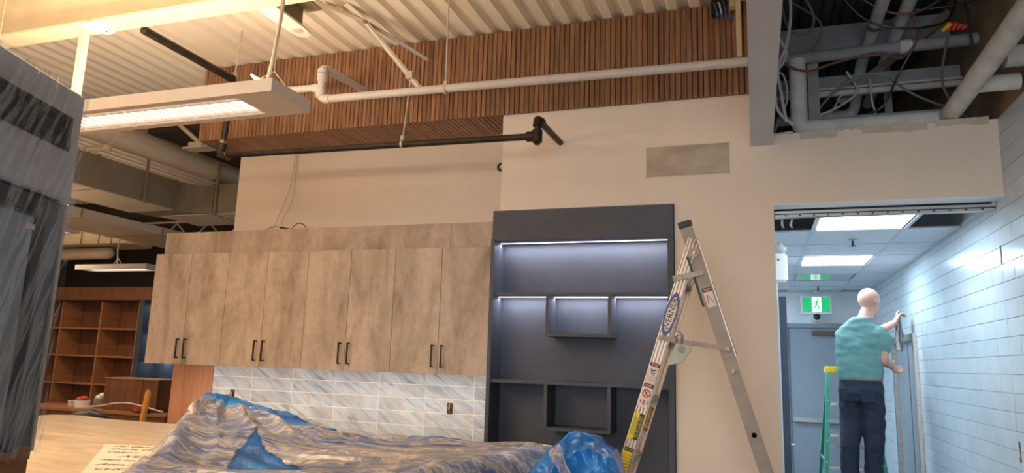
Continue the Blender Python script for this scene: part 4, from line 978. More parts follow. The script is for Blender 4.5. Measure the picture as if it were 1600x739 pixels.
label(1.08, 1.250, -.026, .022, 'label_y'); label(1.232, 1.250, -.024, .020, 'label_k', y=-.0062); ftext('CAUTION', 1.241, -.002, .010, 'label_y', False, y=-.0074)
for i in range(6): ftext(('SET ALL FOUR', 'FEET ON A FIRM', 'LEVEL SURFACE', 'KEEP CLEAR OF', 'POWER LINES', 'AND WIRES')[i], 1.215-.014*i, -.002, .0075, 'label_k', False)
# label on inner face of the far front rail
yf = DEP-.0012
MB().hexa(strip(FR, fd, fa, 1.30, 1.43, -.024, .024, DEP-.0016, DEP-.0006)).build('label', M['label_y'], ld, local=True)
MB().hexa(strip(FR, fd, fa, 1.30, 1.43, .0, .022, DEP-.0024, DEP-.0017)).build('label', M['label_k'], ld, local=True)
ftext('KEEP BODY CENTERED', 1.365, .0055, .0105, 'label_y', y=DEP-.003); ftext('USE TO CLIMB ONLY', 1.365, .016, .011, 'label_y', y=DEP-.003)
ftext('TYPE IA  300 LB', 1.89, .0, .016, 'aludull', y=DEP-.003)
# label on rear rail
label(1.945, 2.03, -.020, .024, 'label_w', fn=RR, ac=ra, al=rd, y=-.0105); label(2.02, 2.04, -.022, .024, 'label_k', fn=RR, ac=ra, al=rd, y=-.0112); label(2.024, 2.036, -.015, .017, 'label_r', fn=RR, ac=ra, al=rd, y=-.0118)
ftext('DANGER', 2.030, 0, .009, 'label_w', False, RR, ra, rd, -.0126)
c = RR(1.985)+Vector((0, -.0113, 0)); b = MB()
b.bar(c+ra*-.006+rd*.022, c+ra*-.012+rd*-.03, .0025, .0006, (0, 1, 0)).bar(c+ra*-.006+rd*.022, c+ra*.016+rd*-.024, .0025, .0006, (0, 1, 0)).build('ladder_pictogram', M['rust'], ld, local=True)
for Y in (0, DEP-.03):
    p = FR(0); MB().box(p.x-.05, p.x+.05, Y-.01, Y+.04, .0, .03).build('foot', M['black'], ld, local=True); p = RR(0); MB().box(p.x-.05, p.x+.05, Y-.01, Y+.04, .0, .03).build('foot', M['black'], ld, local=True)

# ================================================================ SERVICE VOID OVER THE CORRIDOR
r_ = root('insulated_pipe_loop', (.7, 4.9, 3.2), 'thick white jacketed pipe looping along the header top', 'pipe')
elbow_pipe([(1.135, 1.5, 3.225), (1.165, 4.86, 3.225), (.315, 4.90, 3.235), (.315, 4.90, 3.72)], .055, .06, 14).build('pipe_run', M['insul'], r_, True)
MB().tube([(1.15, 4.3, 3.225), (1.383, 4.3, 3.225)], .045, 12).tube([(1.385, 4.22, 3.34), (1.30, 4.22, 3.34)], .06, 14).build('branch_pipe', M['insul'], r_, True)
r_ = root('upper_crosspipe', (.7, 4.95, 3.74), 'dusty grey pipe crossing the open void over the corridor', 'pipe')
MB().tube([(.14, 4.98, 3.765), (1.398, 4.98, 3.785)], .040, 12).build('pipe_run', M['insuldark'], r_, True)
MB().tube([(.95, 4.98, 3.778), (1.02, 4.98, 3.779)], .046, 12).build('coupling', M['insul'], r_, True)
r_ = root('angle_iron_support', (.75, 5.05, 3.3), 'grey steel angle frame set inside the white pipe loop', 'frame')
MB().box(.385, .455, 5.02, 5.06, 3.27, 3.74).build('upright', M['insuldark'], r_); MB().box(.456, 1.22, 5.02, 5.06, 3.27, 3.345).build('crossbar', M['insuldark'], r_)
r_ = root('strut_channel', (.75, 5.4, 3.62), 'bright metal strut channel across the dark void', 'channel')
MB().box(.14, 1.38, 5.30, 5.33, 3.60, 3.635).box(.14, 1.38, 5.30, 5.34, 3.645, 3.66).build('channel_strip', M['wirew'], r_); MB().box(.14, 1.38, 5.34, 5.38, 3.67, 3.76).build('back_strip', M['insuldark'], r_)
for lab, x, bend in (('jacketed pipe with a clamp in the void nearer the bulkhead', .825, True), ('jacketed pipe with a clamp in the void nearer the block wall', .98, False)):
    r_ = root('overhead_pipe', (x, 5, 3.95), lab, 'pipe', 'jacketed pipes in the void')
    (elbow_pipe([(x, 2.6, 3.99), (x, 5.75, 3.99), (x-.02, 6.1, 3.72), (.2, 6.1, 3.70)], .042, .08) if bend else MB().tube([(x, 2.6, 3.99), (x, 6.6, 3.97)], .042, 12)).build('pipe_run', M['insul'], r_, True)
    for y in (5.05, 5.5): MB().tube([(x, y-.025, 3.99), (x, y+.025, 3.99)], .047, 12).build('band_clamp', M['steel'], r_, True)
r_ = root('void_joist', (.75, 5.6, 4.1), 'dark steel joist beneath the deck over the corridor', 'joist')
MB().box(.14, 1.39, 5.55, 5.60, 4.05, 4.25).build('web', M['insuldark'], r_)
for x in (.45, .95): MB().box(x, x+.05, 5.61, 5.64, 3.45, 4.25).build('drop_bar', M['insuldark'], r_)
r_ = root('void_brace', (1.0, 5.5, 3.7), 'slanting grey angle iron behind the crossing pipe', 'brace')
MB().bar((.62, 5.45, 3.60), (1.36, 5.40, 4.18), .06, .02, (0, 1, 0)).build('angle_leg', M['aludull'], r_)
wires = [('white cable hanging down inside the bulkhead edge', 'wirew', .010, [(.20, 4.6, 4.25), (.17, 4.6, 3.85), (.235, 4.62, 3.66), (.16, 4.62, 3.50), (.17, 4.6, 3.28), (.26, 4.66, 3.19)]),
         ('second pale cable twisting beside the bulkhead edge', 'wirew', .010, [(.245, 4.58, 4.25), (.27, 4.58, 3.95), (.24, 4.6, 3.72), (.18, 4.6, 3.55), (.20, 4.6, 3.34), (.22, 4.62, 3.20)]),
         ('brown armoured cable looping under the crossing pipe', 'copper', .009, [(.25, 4.75, 4.25), (.13+.03, 4.75, 3.86), (.19, 4.78, 3.70), (.36, 4.85, 3.62), (.55, 4.9, 3.68), (.82, 4.92, 3.73), (.95, 4.92, 3.68), (1.06, 4.95, 3.84), (1.0, 4.88, 4.05)]),
         ('dark cable swagging from the joist across the void', 'black', .008, [(.50, 4.8, 4.28), (.70, 4.85, 3.98), (.90, 4.85, 3.86), (1.15, 4.88, 3.86), (1.25, 4.9, 3.95), (1.33, 4.9, 4.25)]),
         ('grey cable drooping behind the angle frame', 'wireg', .008, [(.42, 5.2, 3.42), (.62, 5.15, 3.62), (.85, 5.12, 3.64), (1.05, 5.1, 3.48), (1.28, 5.0, 3.30)]),
         ('grey cable curving near the red connectors', 'wireg', .008, [(1.22, 4.9, 3.80), (1.17, 4.92, 3.55), (1.20, 4.95, 3.40), (1.32, 5.0, 3.25)]),
         ('thin black cable near the block wall', 'black', .007, [(1.30, 4.85, 4.25), (1.33, 4.86, 3.8), (1.36, 4.9, 3.45)]),
         ('grey looped cable close to the bulkhead', 'wireg', .008, [(.32, 5.2, 4.3), (.50, 5.2, 4.12), (.45, 5.2, 3.93), (.25, 5.15, 3.85), (.16, 5.1, 3.82)]),
         ('pale loose cable under the strut channel', 'wirew', .008, [(.45, 5.2, 3.42), (.60, 5.2, 3.48), (.72, 5.25, 3.60), (.66, 5.25, 3.75)]),
         ('short dark cable by the angle frame', 'black', .007, [(.95, 4.9, 4.28), (.98, 4.9, 4.02), (1.2, 4.88, 3.98), (1.39, 4.88, 4.0)]),
         ('grey cable tail at the foot of the bulkhead', 'wireg', .008, [(.17, 4.72, 3.45), (.20, 4.74, 3.30), (.15, 4.74, 3.18)])]
wires += [('thin white cable strung low behind the angle frame', 'wirew', .006, [(.46, 5.25, 3.36), (.55, 5.25, 3.46), (.62, 5.28, 3.59)]),
          ('pale cable stub dropping between pipe and frame', 'wirew', .007, [(.80, 5.2, 3.66), (.80, 5.18, 3.50), (.82, 5.15, 3.36)]),
          ('dark cable sagging from the crossing pipe to the frame', 'black', .007, [(1.02, 4.93, 3.74), (.93, 5.0, 3.58), (.85, 5.1, 3.42), (.70, 5.1, 3.36)]),
          ('brown cable strung between the two jacketed pipes', 'copper', .007, [(.60, 4.8, 4.22), (.78, 4.82, 4.02), (.98, 4.82, 3.93), (1.18, 4.84, 4.02), (1.30, 4.86, 4.20)]),
          ('grey cable hanging in a loop by the riser', 'wireg', .008, [(.30, 4.78, 4.25), (.42, 4.8, 4.0), (.38, 4.8, 3.86), (.27, 4.8, 3.90), (.22, 4.78, 4.1)]),
          ('short pale cable crossing the riser', 'wirew', .006, [(.16, 4.75, 3.60), (.22, 4.75, 3.56), (.24, 4.78, 3.42), (.20, 4.78, 3.30)]),
          ('thin dark cable against the bulkhead foot', 'black', .006, [(.15, 4.8, 3.6), (.19, 4.8, 3.45), (.16, 4.8, 3.25)])]
for lab, m, r, pts in wires:
    tag(MB().tube(bezier(pts, 7), r, 6).build('cable', M[m], None, True), lab, 'cable', 'loose cables in the void')
r_ = root('wire_connectors', (1.2, 4.95, 3.83), 'red and yellow twist connectors on the crossing pipe', 'connectors')
MB().tube([(1.19, 4.93, 3.835), (1.235, 4.92, 3.875)], [.012, .02], 8).build('yellow_connector', M['yellow'], r_, True)
for i in range(4): MB().tube([(1.225+.025*i, 4.93, 3.835), (1.245+.028*i, 4.92, 3.885-.01*i)], [.010, .017], 8).build('red_connector', M['red'], r_, True)
# left of bulkhead: junction box and post
r_ = root('junction_box', (-.17, 4.62, 4.0), 'open black junction box with blue-tipped wires on the slats', 'junction box')
MB().box(-.225, -.125, 4.60, 4.665, 3.985, 4.09).build('box_body', M['black'], r_)
for i, m in enumerate(('wireb', 'wirew', 'wireb', 'copper')):
    MB().tube(bezier([(-.21+.03*i, 4.60, 4.06), (-.20+.03*i, 4.56, 4.03), (-.185+.028*i, 4.57, 3.97-.012*i)], 5), .006, 6).build('wire', M[m], r_, True)
    MB().tube([(-.185+.028*i, 4.57, 3.972-.012*i), (-.183+.028*i, 4.57, 3.945-.012*i)], .011, 8).build('wire_nut', M['wireb'], r_, True)
r_ = root('pipe_support_post', (-.06, 4.14, 3.45), 'cream channel post between deck and grey pipe at the bulkhead', 'post')
MB().box(-.062, -.034, 4.125, 4.155, 3.455, 4.088).build('channel_post', M['cream'], r_)
MB().box(-.105, -.07, 4.5, 4.56, 3.97, 4.088).build('block', M['cream'], r_)

# ================================================================ CORRIDOR CEILING
HZ = 2.66
ch = structure(MB().box(-2.2, -.0, 7.16, 9.97, HZ+.002, HZ+.03).box(-.02, .0, 4.86, 7.16, HZ+.002, HZ+.03).box(1.365, 1.383, 4.86, 9.97, HZ, HZ+.03).build('ceiling_corridor', M['tbar']))
gx = [0.0-.197, .413, 1.022, 1.372]; gy = [4.93+.63*i for i in range(9)]
open_cells = {(0, 0), (2, 0), (0, 7), (2, 7)}; lights = {(1, 0), (1, 3)}; off = {(1, 5)}
for i in range(3):
    for j in range(8):
        x0, x1, y0, y1 = max(gx[i], 0.0)+.012, gx[i+1]-.012, gy[j]+.012, min(gy[j+1], 9.97)-.012
        if (i, j) in open_cells and j == 0: continue
        if (i, j) in open_cells: 
            y1 = y0 + (y1-y0)*.55
            MB().box(x0, x1, y0, y1, HZ+.004, HZ+.016).build('tile', M['ctile'], ch); continue
        if (i, j) in lights or (i, j) in off: continue
        MB().box(x0, x1, y0, y1, HZ+.004, HZ+.016).build('tile', M['ctile'], ch)
for x in gx[1:3]: MB().box(x-.012, x+.012, 4.93, 9.97, HZ-.001, HZ+.004).build('t_bar', M['tbar'], ch)
for y in gy: MB().box(.0, 1.37, y-.012, y+.012, HZ-.0005, HZ+.0035).build('t_bar', M['tbar'], ch)
for (i, j), lab, on in (((1, 0), 'bright square ceiling panel light just inside the corridor', 1), ((1, 3), 'bright square ceiling panel light over the man', 1), ((1, 5), 'unlit ceiling panel reflecting the green sign', 0)):
    x0, x1, y0, y1 = gx[i]+.013, gx[i+1]-.013, gy[j]+.013, gy[j+1]-.013
    r_ = root('panel_light', ((x0+x1)/2, (y0+y1)/2, HZ), lab, 'ceiling light', 'corridor ceiling panel lights')
    MB().box(x0, x1, y0, y1, HZ+.012, HZ+.05).build('housing', M['tbar'], r_)
    MB().box(x0+.015, x1-.015, y0+.015, y1-.015, HZ+.004, HZ+.0115).build('diffuser', M['glasswhite' if on else 'glassoff'], r_)
    if on: area('panel_lamp', ((x0+x1)/2, (y0+y1)/2, HZ-.006), (.55, .55), 15 if j == 0 else 22, COOL)
r_ = root('panel_light', (-.9, 8.7, HZ), 'added unseen ceiling panel light in the side passage beyond the navy door', 'ceiling light', 'corridor ceiling panel lights')
MB().box(-1.2, -.6, 8.4, 9.0, HZ-.012, HZ+.0015).build('housing', M['tbar'], r_); MB().box(-1.18, -.62, 8.42, 8.98, HZ-.016, HZ-.0125).build('diffuser', M['glasswhite'], r_)
area('panel_lamp', (-.9, 8.7, HZ-.022), (.55, .55), 60, COOL)  # unseen panel and passage added to brighten the corridor end wall
for lab, y in (('ceiling sprinkler between the two bright panels', 5.98), ('ceiling sprinkler near the exit sign', 9.3)):
    r_ = root('sprinkler', (.73, y, HZ), lab, 'sprinkler', 'corridor sprinklers')
    MB().tube([(.73, y, HZ-.002), (.73, y, HZ-.006)], .035, 14).build('escutcheon', M['tbar'], r_, True)
    MB().tube([(.73, y, HZ-.006), (.73, y, HZ-.045)], .008, 8).build('stem', M['darksteel'], r_, True); MB().tube([(.73, y, HZ-.045), (.73, y, HZ-.049)], .025, 12).build('deflector', M['darksteel'], r_, True)
r_ = root('door_track', (.75, 4.89, 2.62), 'perforated metal track behind the header', 'track')
MB().box(.14, 1.38, 4.862, 4.915, 2.632, 2.672).build('track_body', M['steel'], r_)
MB().box(.14, 1.38, 4.856, 4.8615, 2.648, 2.654).build('slot_line', M['black'], r_)
for i in range(14): MB().box(.2+.085*i, .212+.085*i, 4.854, 4.8615, 2.637, 2.645).build('slot', M['black'], r_)
structure(MB().box(-.02, 1.385, 4.85, 4.93, 2.685, 2.9).build('trim_2', M['void']))
# void cable loops visible in open tile
r_ = root('ceiling_cable', (.25, 5.3, 2.8), 'white cable loops in the open ceiling bay by the jamb', 'cable')
for dx in (0, .06): MB().tube(bezier([(.2+dx, 5.35, 3.1), (.21+dx*1.6, 5.35, 2.85), (.2+dx, 5.35, 2.69), (.22+dx, 5.6, 2.70)], 5), .008, 6).build('cable_run', M['wirew'], r_, True)

# corridor end door, sign, fittings
dr = structure(MB().box(.40, 1.34, 9.93, 9.965, .005, 2.19).build('door_1', M['greydoor']))
MB().box(.335, .395, 9.91, 9.979, 0, 2.25).box(.395, 1.345, 9.91, 9.979, 2.195, 2.25).box(1.345, 1.384, 9.91, 9.979, 0, 2.25).build('door_frame', M['greydoor'], dr)
MB().box(.42, 1.28, 9.88, 9.905, 1.02, 1.075).box(.44, .50, 9.905, 9.93, 1.02, 1.075).box(1.20, 1.26, 9.905, 9.93, 1.02, 1.075).build('push_bar', M['steel'], dr)
MB().box(.68, .96, 9.87, 9.929, 2.10, 2.155).build('door_closer', M['darksteel'], dr); MB().bar((.93, 9.88, 2.12), (1.10, 9.72, 2.10), .02, .012).build('closer_arm', M['darksteel'], dr)
es = root('exit_sign', (.73, 9.72, 2.36), 'green running man exit sign above the corridor door', 'sign')
MB().box(.55, .91, 9.70, 9.76, 2.355, 2.59).build('housing', M['white'], es, bev=.005)
MB().box(.572, .888, 9.697, 9.6995, 2.385, 2.567).build('green_panel', M['exitgreen'], es)
MB().box(.68, .79, 9.695, 9.6968, 2.385, 2.567).build('doorway_panel', M['exitwhite'], es)
b = MB(); y = 9.6942
def seg(p0, p1, w): b.bar((p0[0], y, p0[1]), (p1[0], y, p1[1]), w, .001, (0, 1, 0))
b.tube([(.748, y-.0005, 2.545), (.748, y+.0005, 2.545)], .012, 12)
seg((.742, 2.528), (.730, 2.475), .020); seg((.742, 2.522), (.772, 2.498), .009); seg((.772, 2.498), (.788, 2.512), .009); seg((.738, 2.52), (.712, 2.508), .009); seg((.712, 2.508), (.700, 2.478), .009)
seg((.732, 2.475), (.760, 2.452), .012); seg((.760, 2.452), (.756, 2.412), .012); seg((.728, 2.475), (.716, 2.440), .012); seg((.716, 2.440), (.686, 2.428), .012)
b.build('running_figure', M['exitgreen'], es)
MB().tube([(.73, 9.73, 2.59), (.73, 9.73, HZ-.001)], .012, 8).build('stem', M['white'], es)
r_ = root('dome_camera', (.735, 9.79, 2.30), 'small white dome camera under the exit sign', 'camera')
MB().tube([(.735, 9.978, 2.33), (.735, 9.74, 2.33)], .055, 18).build('mount', M['white'], r_, True); MB().sphere((.735, 9.735, 2.325), .042, 14, 10).build('dome', M['black'], r_, True)
r_ = root('emergency_light', (.18, 5.42, 2.27), 'white wall box with crumpled plastic on top beside the jamb', 'wall device')
MB().box(.10, .228, 5.36, 5.46, 2.27, 2.47).build('body', M['white'], r_, bev=.012, seg=2)
MB().tube([(.167, 5.359, 2.425), (.167, 5.355, 2.425)], .007, 10).build('lens', M['black'], r_)
q = MB(); q.sphere((.165, 5.41, 2.505), .06, 14, 9, (1, .8, .75)); q.v = [(x+.02*noise.noise((x*30, y*30, z*30)), y, max(2.471, z+.03*noise.noise((x*40, y*30, z*40)))) for x, y, z in q.v]; q.build('plastic_cover', M['film'], r_, True)
MB().box(-.0, .10, 5.38, 5.44, 2.30, 2.42).build('bracket', M['white'], r_)
dl = structure(MB().box(.209, .272, 6.96, 7.01, .0, 2.315).build('door_2', M['navydoor']))
MB().tube([(.272, 6.985, 1.0), (.30, 6.985, 1.0)], .012, 8).build('door_handle', M['steel'], dl)
# steel framed doorway in the tiled wall
d3 = structure(MB().box(1.388, 1.3995, 7.40, 8.40, .0, 1.955).build('door_3', M['greydoor']))
MB().box(1.35, 1.3995, 7.335, 7.40, 0, 2.02).box(1.35, 1.3995, 8.40, 8.465, 0, 2.02).box(1.35, 1.3995, 7.40, 8.40, 1.955, 2.02).build('door_frame', M['steel'], d3)
MB().box(1.386, 1.3879, 7.80, 7.82, 0, 1.955).build('leaf_gap', M['black'], d3)
for lab, y, z in (('chipped dark slot cut in the white tiles up high', 4.845, 2.36), ('chipped dark slot low in the white tiles by the picture edge', 4.82, 1.24)):
    r_ = root('tile_slot', (1.38, y, z), lab, 'outlet', 'open slots in the white tile wall')
    MB().box(1.3815, 1.3828, y-.012, y+.012, z-.055, z+.055).build('opening', M['outbox'], r_)
    MB().box(1.379, 1.3814, y-.006, y+.010, z-.03, z+.02).build('mud_ring', M['wirew'], r_)

# ================================================================ GREEN STEPLADDER
gl = root('green_stepladder', (.80, 7.2, 0), 'green fibreglass stepladder with a yellow top carrying the man', 'ladder')
MB().box(.605, .985, 7.33, 7.50, 1.63, 1.70).build('top_cap', M['yellow'], gl, bev=.012, seg=2)
for sx in (-1, 1):
    xt, xb = .795+sx*.165, .795+sx*.30
    MB().bar((xb, 6.86, .03), (xt, 7.36, 1.629), .032, .07, (0, 1, 0)).build('front_rail', M['green_fg'], gl)
    MB().bar((xb+sx*-.01, 8.0, .03), (xt-.005*sx, 7.46, 1.629), .028, .045, (0, 1, 0)).build('rear_rail', M['green_fg'], gl)
    MB().box(xb-.03, xb+.03, 6.81, 6.91, 0, .035).build('foot', M['black'], gl); MB().box(xb-.03-.01*sx, xb+.03-.01*sx, 7.96, 8.04, 0, .035).build('foot', M['black'], gl)
    for k_ in range(6):
        f_ = .3+.11*k_; p = Vector((xb, 6.86, .03)).lerp(Vector((xt, 7.36, 1.629)), f_)
        MB().tube([(p.x, p.y-.040, p.z), (p.x, p.y-.034, p.z)], .007, 8).build('rivet', M['wirew'], gl)
for z in (.27, .555, .83, 1.10, 1.37):
    f_ = z/1.63; hw = .30-.135*f_-.02; yc = 6.86+.5*f_
    MB().box(.795-hw, .795+hw, yc-.04, yc+.045, z-.022, z).build('step', M['aludull'] if 0 else M['steel'], gl)
for z in (.45, .95):
    f_ = z/1.63; hw = .29-.135*f_; yc = 8.0-.54*f_
    MB().bar((.795-hw, yc, z), (.795+hw, yc, z), .02, .03).build('rear_brace', M['steel'], gl)
for sx in (-1, 1): MB().bar((.795+sx*.228, 7.135, .86), (.795+sx*.228, 7.72, .86), .006, .022).build('spreader_bar', M['steel'], gl)

# ================================================================ MAN
def capsule(bm, p0, p1, r0, r1, n=12):
    p0, p1 = Vector(p0), Vector(p1)
    for p, r in ((p0, r0), (p1, r1)):
        bmesh.ops.create_icosphere(bm, subdivisions=2, radius=r, matrix=Matrix.Translation(p))
    d = p1-p0
    if d.length > 1e-5:
        q = Vector((0, 0, 1)).rotation_difference(d.normalized()).to_matrix().to_4x4(); q.translation = (p0+p1)/2
        bmesh.ops.create_cone(bm, cap_ends=True, segments=16, radius1=r0, radius2=r1, depth=d.length, matrix=q)
def chain(bm, pts):
    for (a, ra_), (c, rc) in zip(pts[:-1], pts[1:]): capsule(bm, a, c, ra_, rc)
def rings(bm, secs, n=28, yaw=0):
    # secs: (cx, cy, z, rx, ry)
    vv = []
    for cx_, cy_, z, rx, ry in secs:
        row = []
        for k_ in range(n):
            an = 2*PI*k_/n; lx, ly = rx*abs(math.cos(an))**.85*math.copysign(1, math.cos(an)), ry*abs(math.sin(an))**.85*math.copysign(1, math.sin(an))
            row.append(bm.verts.new((cx_+lx*math.cos(yaw)-ly*math.sin(yaw), cy_+lx*math.sin(yaw)+ly*math.cos(yaw), z)))
        vv.append(row)
    for a, c in zip(vv[:-1], vv[1:]):
        for k_ in range(n): bm.faces.new((a[k_], a[(k_+1) % n], c[(k_+1) % n], c[k_]))
    bm.faces.new(vv[0][::-1]); bm.faces.new(vv[-1])
def remesh(bm, name, mat, voxel, parent, iters=3, post=None):
    me = bpy.data.meshes.new(name+'_raw'); bmesh.ops.recalc_face_normals(bm, faces=bm.faces); bm.to_mesh(me); bm.free()
    o = bpy.data.objects.new(name+'_raw', me); COL.objects.link(o)
    m = o.modifiers.new('r', 'REMESH'); m.mode = 'VOXEL'; m.voxel_size = voxel
    s_ = o.modifiers.new('s', 'SMOOTH'); s_.iterations = iters; s_.factor = .5
    dg = bpy.context.evaluated_depsgraph_get(); out = bpy.data.meshes.new_from_object(o.evaluated_get(dg)); bpy.data.objects.remove(o)
    if post:
        for v in out.vertices: v.co = post(v.co)
    off = LOC[parent.name] if parent else Vector((0, 0, 0))
    for v in out.vertices: v.co = v.co - off
    out.materials.clear(); out.materials.append(mat); out.name = name
    for p in out.polygons: p.use_smooth = True
    ob = bpy.data.objects.new(name, out); COL.objects.link(ob)
    if parent: ob.parent = parent; LOC[ob.name] = off
    return ob
MX = .86; MY = 7.0
man = root('person', (MX, MY, .555), 'bald man in a teal t-shirt and dark jeans on the green ladder wiping the wall', 'person')
YW = math.radians(-18)   # torso turned a little towards the tiled wall
def tor(dx, dy, z): return Vector((MX+dx*math.cos(YW)-dy*math.sin(YW), MY+dx*math.sin(YW)+dy*math.cos(YW), z))
HC = Vector((.968, 7.06, 2.285)); HY = math.radians(-48)
def hd(f, s, z): # forward, side(right), up around head centre
    return HC + Vector((-math.sin(HY)*f + math.cos(HY)*s, math.cos(HY)*f + math.sin(HY)*s, z))
bm = bmesh.new()
# head
m4 = Matrix.Translation(HC+Vector((0, 0, .018))) @ Matrix.Rotation(HY, 4, 'Z') @ Matrix.Diagonal((.082, .102, .097, 1)); bmesh.ops.create_icosphere(bm, subdivisions=3, radius=1, matrix=m4)
m4 = Matrix.Translation(hd(.025, 0, -.055)) @ Matrix.Rotation(HY, 4, 'Z') @ Matrix.Diagonal((.060, .070, .070, 1)); bmesh.ops.create_icosphere(bm, subdivisions=3, radius=1, matrix=m4)
capsule(bm, hd(.060, 0, -.105), hd(.035, 0, -.105), .026, .040)
chain(bm, [(hd(.090, 0, .015), .010), (hd(.108, 0, -.022), .015)])                 # nose
for s_ in (-1, 1):
    chain(bm, [(hd(.078, s_*.018, .030), .011), (hd(.066, s_*.052, .030), .010)])   # brow
    m4 = Matrix.Translation(hd(-.006, s_*.079, -.012)) @ Matrix.Rotation(HY+s_*.35, 4, 'Z') @ Matrix.Diagonal((.010, .020, .032, 1)); bmesh.ops.create_icosphere(bm, subdivisions=2, radius=1, matrix=m4)
capsule(bm, hd(.083, -.018, -.062), hd(.083, .018, -.062), .010, .010)
capsule(bm, hd(-.012, 0, -.075), tor(.02, .01, 2.02), .058, .068)                   # neck
rings(bm, [(*tor(.0, 0, 1.45)[:2], 1.45, .14, .10), (*tor(0, 0, 1.7)[:2], 1.70, .155, .11), (*tor(.0, 0, 1.95)[:2], 1.95, .15, .09), (*tor(.01, 0, 2.06)[:2], 2.06, .08, .06)], yaw=YW)
SR, SL = tor(.195, .0, 1.985), tor(-.185, .02, 1.985)
ER = Vector((1.035, 6.93, 1.765)); HR = Vector((1.125, 7.10, 1.715)); 
EL = Vector((.93, 7.36, 1.95)); HL = Vector((1.215, 7.40, 2.11))
chain(bm, [(SR+Vector((-.03, 0, 0)), .060), (SR.lerp(ER, .5), .056), (ER, .047), (ER.lerp(HR, .35), .046), (HR, .030)])
chain(bm, [(SL+Vector((.055, .02, -.012)), .05), (SL.lerp(EL, .25)+Vector((.02, 0, 0)), .052), (SL.lerp(EL, .5), .052), (EL, .046), (EL.lerp(HL, .3), .045), (HL, .030)])
def hand(bm, w, d, palm_n, thumb, curl, side):
    # w wrist, d pointing direction, palm_n palm facing
    w = Vector(w); d = Vector(d).normalized(); n = Vector(palm_n); n = (n-d*n.dot(d)).normalized(); s_ = d.cross(n)*side
    pc = w + d*.05
    for k_ in range(4):
        chain(bm, [(w + s_*(-.022+.015*k_)*.8, .016), (w + d*.085 + s_*(-.027+.018*k_), .0125)])
        L_ = (.068, .080, .076, .060)[k_]; p0 = w + d*.088 + s_*(-.027+.018*k_); p1 = p0 + (d*math.cos(curl*.6)+n*math.sin(curl*.6))*L_*.5
        p2 = p1 + (d*math.cos(curl*1.5)+n*math.sin(curl*1.5))*L_*.32; p3 = p2 + (d*math.cos(curl*2.3)+n*math.sin(curl*2.3))*L_*.25
        chain(bm, [(p0, .0105), (p1, .0095), (p2, .0088), (p3, .0078)])
    t0 = w + d*.025 - s_*.026; t1 = t0 + (d*.6 - s_*.6 + n*.35).normalized()*.045; t2 = t1 + (d*.85 - s_*.1 + n*.5).normalized()*.035
    chain(bm, [(t0, .015), (t1, .0115), (t2, .009)])
hand(bm, HR, (.35, .75, -.25), (.8, -.2, .2), 1, .7, 1)
hand(bm, HL, (.45, .30, .80), (.85, .2, -.3), 1, .8, -1)
# legs (slim core inside the jeans)
FT = .555
KL, KR = Vector((.745, 6.97, 1.03)), Vector((.935, 6.97, 1.03)); AL, AR = Vector((.735, 7.01, .64)), Vector((.915, 7.01, .64))
chain(bm, [(tor(-.085, 0, 1.44), .075), (tor(-.09, 0, 1.25), .062), (KL, .05), (AL, .042)]); chain(bm, [(tor(.085, 0, 1.44), .075), (tor(.09, 0, 1.25), .062), (KR, .05), (AR, .042)])
body = remesh(bm, 'body', M['skin'], .007, man, 2)
# eyes
for s_ in (-1, 1):
    MB().sphere(hd(.076, s_*.030, .010), .0125, 10, 8).build('eye', M['eye'], body, True)
# shirt
def crinkle(a, sc):
    def f(c):
        n_ = noise.noise((c.x*sc*.7, c.y*sc*.7, c.z*sc*2.0)) + .5*noise.noise((c.x*sc*2+c.z*9, c.y*sc*2, c.z*sc*3))
        d = Vector((c.x-MX, c.y-MY, 0)); d = d.normalized() if d.length > 1e-4 else Vector((1, 0, 0))
        return c + d*a*n_
    return f
bm = bmesh.new()
rings(bm, [(*tor(-.005, 0, 1.585)[:2], 1.585, .178, .135), (*tor(-.005, 0, 1.62)[:2], 1.62, .186, .142), (*tor(0, .0, 1.72)[:2], 1.72, .190, .142), (*tor(.0, .0, 1.84)[:2], 1.84, .193, .135), (*tor(.004, 0, 1.93)[:2], 1.93, .194, .122), (*tor(.010, 0, 1.99)[:2], 1.99, .178, .105), (*tor(.008, .0, 2.045)[:2], 2.045, .155, .09), (*tor(.02, 0, 2.10)[:2], 2.10, .105, .085), (*tor(.035, 0.01, 2.135)[:2], 2.135, .078, .078)], yaw=YW)
chain(bm, [(SR+Vector((-.03, 0, .0)), .078), (SR.lerp(ER, .25), .076), (SR.lerp(ER, .50), .071)])
chain(bm, [(SL+Vector((.055, .02, -.012)), .070), (SL.lerp(EL, .25)+Vector((.02, 0, 0)), .072), (SL.lerp(EL, .50), .070)])
shirt = remesh(bm, 'tshirt', M['shirt'], .010, man, 3, crinkle(.010, 9))
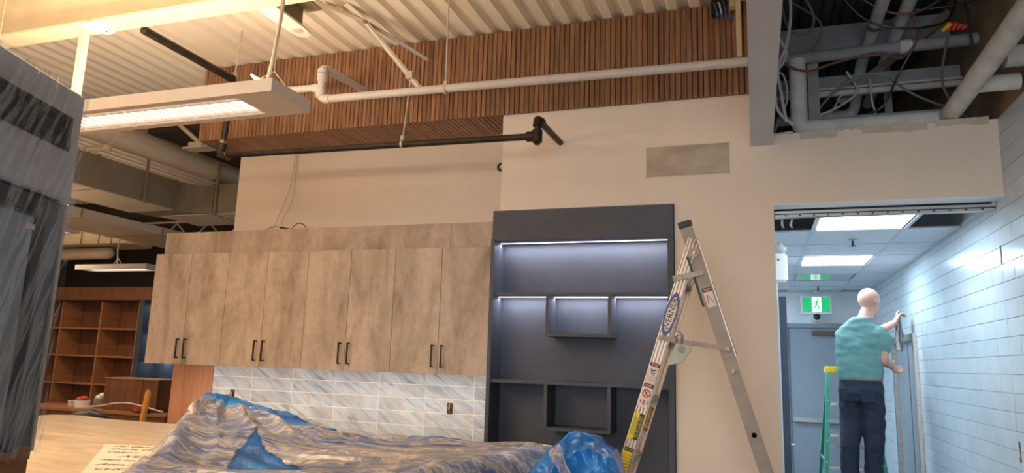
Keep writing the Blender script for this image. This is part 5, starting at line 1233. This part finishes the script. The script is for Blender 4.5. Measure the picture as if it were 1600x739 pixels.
# jeans
bm = bmesh.new()
rings(bm, [(*tor(0, 0, 1.40)[:2], 1.40, .172, .135), (*tor(0, -.01, 1.48)[:2], 1.48, .180, .148), (*tor(0, 0, 1.55)[:2], 1.55, .176, .138), (*tor(0, 0, 1.605)[:2], 1.605, .170, .128)], yaw=YW)
for sx, K_, A_ in ((-1, KL, AL), (1, KR, AR)):
    chain(bm, [(tor(sx*.085, -.01, 1.44), .098), (tor(sx*.09, 0, 1.25), .093), (K_, .078), (K_.lerp(A_, .5), .074), (A_+Vector((0, 0, -.01)), .070)])
    capsule(bm, tor(sx*.075, -.07, 1.45), tor(sx*.08, -.05, 1.40), .075, .08)
jeans = remesh(bm, 'jeans', M['jeans'], .011, man, 2, crinkle(.009, 8))
q = MB(); n = 36; vs = []
for zz in (1.588, 1.618):
    for rr in (1.0, .94):
        for k_ in range(n):
            an = 2*PI*k_/n; vs.append(tor(.177*rr*abs(math.cos(an))**.85*math.copysign(1, math.cos(an)), .136*rr*abs(math.sin(an))**.85*math.copysign(1, math.sin(an)), zz-.006))
q.add(vs, [(a*n+k_, a*n+(k_+1) % n, c*n+(k_+1) % n, c*n+k_) for a, c in ((0, 2), (1, 3), (0, 1), (2, 3)) for k_ in range(n)])
q.build('belt', M['leather'], man, True)
for sx in (-1, 1):
    q = MB(); c = tor(sx*.085, -.155, 1.46)
    q.box(c.x-.055, c.x+.055, c.y+.010, c.y+.03, c.z-.06, c.z+.055).build('back_pocket', M['jeans'], jeans, bev=.004)
for A_ in (AL, AR):
    bm = bmesh.new(); chain(bm, [(A_+Vector((0, -.04, -.045)), .042), (A_+Vector((.0, .06, -.048)), .040), (A_+Vector((.01, .15, -.055)), .032)])
    remesh(bm, 'shoe', M['shoe'], .010, man, 2, lambda c: Vector((c.x, c.y, max(c.z, .5555))))
rg = root('cleaning_rag', (1.28, 7.48, 2.0), 'crumpled grey rag hanging from the man\'s raised hand', 'rag')
q = MB(); vs = []; n, m_ = 14, 26
for i in range(n+1):
    for j in range(m_+1):
        u, t_ = i/n-.5, j/m_; w = .05+.06*t_ if t_ < .55 else .083-.10*(t_-.55)
        x = 1.268+u*w + .008*noise.noise((u*8, t_*7, 2)); y = 7.475+.03*math.sin(u*15+t_*3)*(.4+t_)+.015*noise.noise((u*6, t_*6, 5))+u*.06; z = 2.235-.36*t_+.02*noise.noise((u*6, t_*4, 9))-.05*abs(u)
        vs.append((x, y, z))
fs = [(i*(m_+1)+j, i*(m_+1)+j+1, (i+1)*(m_+1)+j+1, (i+1)*(m_+1)+j) for i in range(n) for j in range(m_)]
q.add(vs, fs); o = q.build('cloth', M['rag'], rg, True); sm = o.modifiers.new('t', 'SOLIDIFY'); sm.thickness = .004
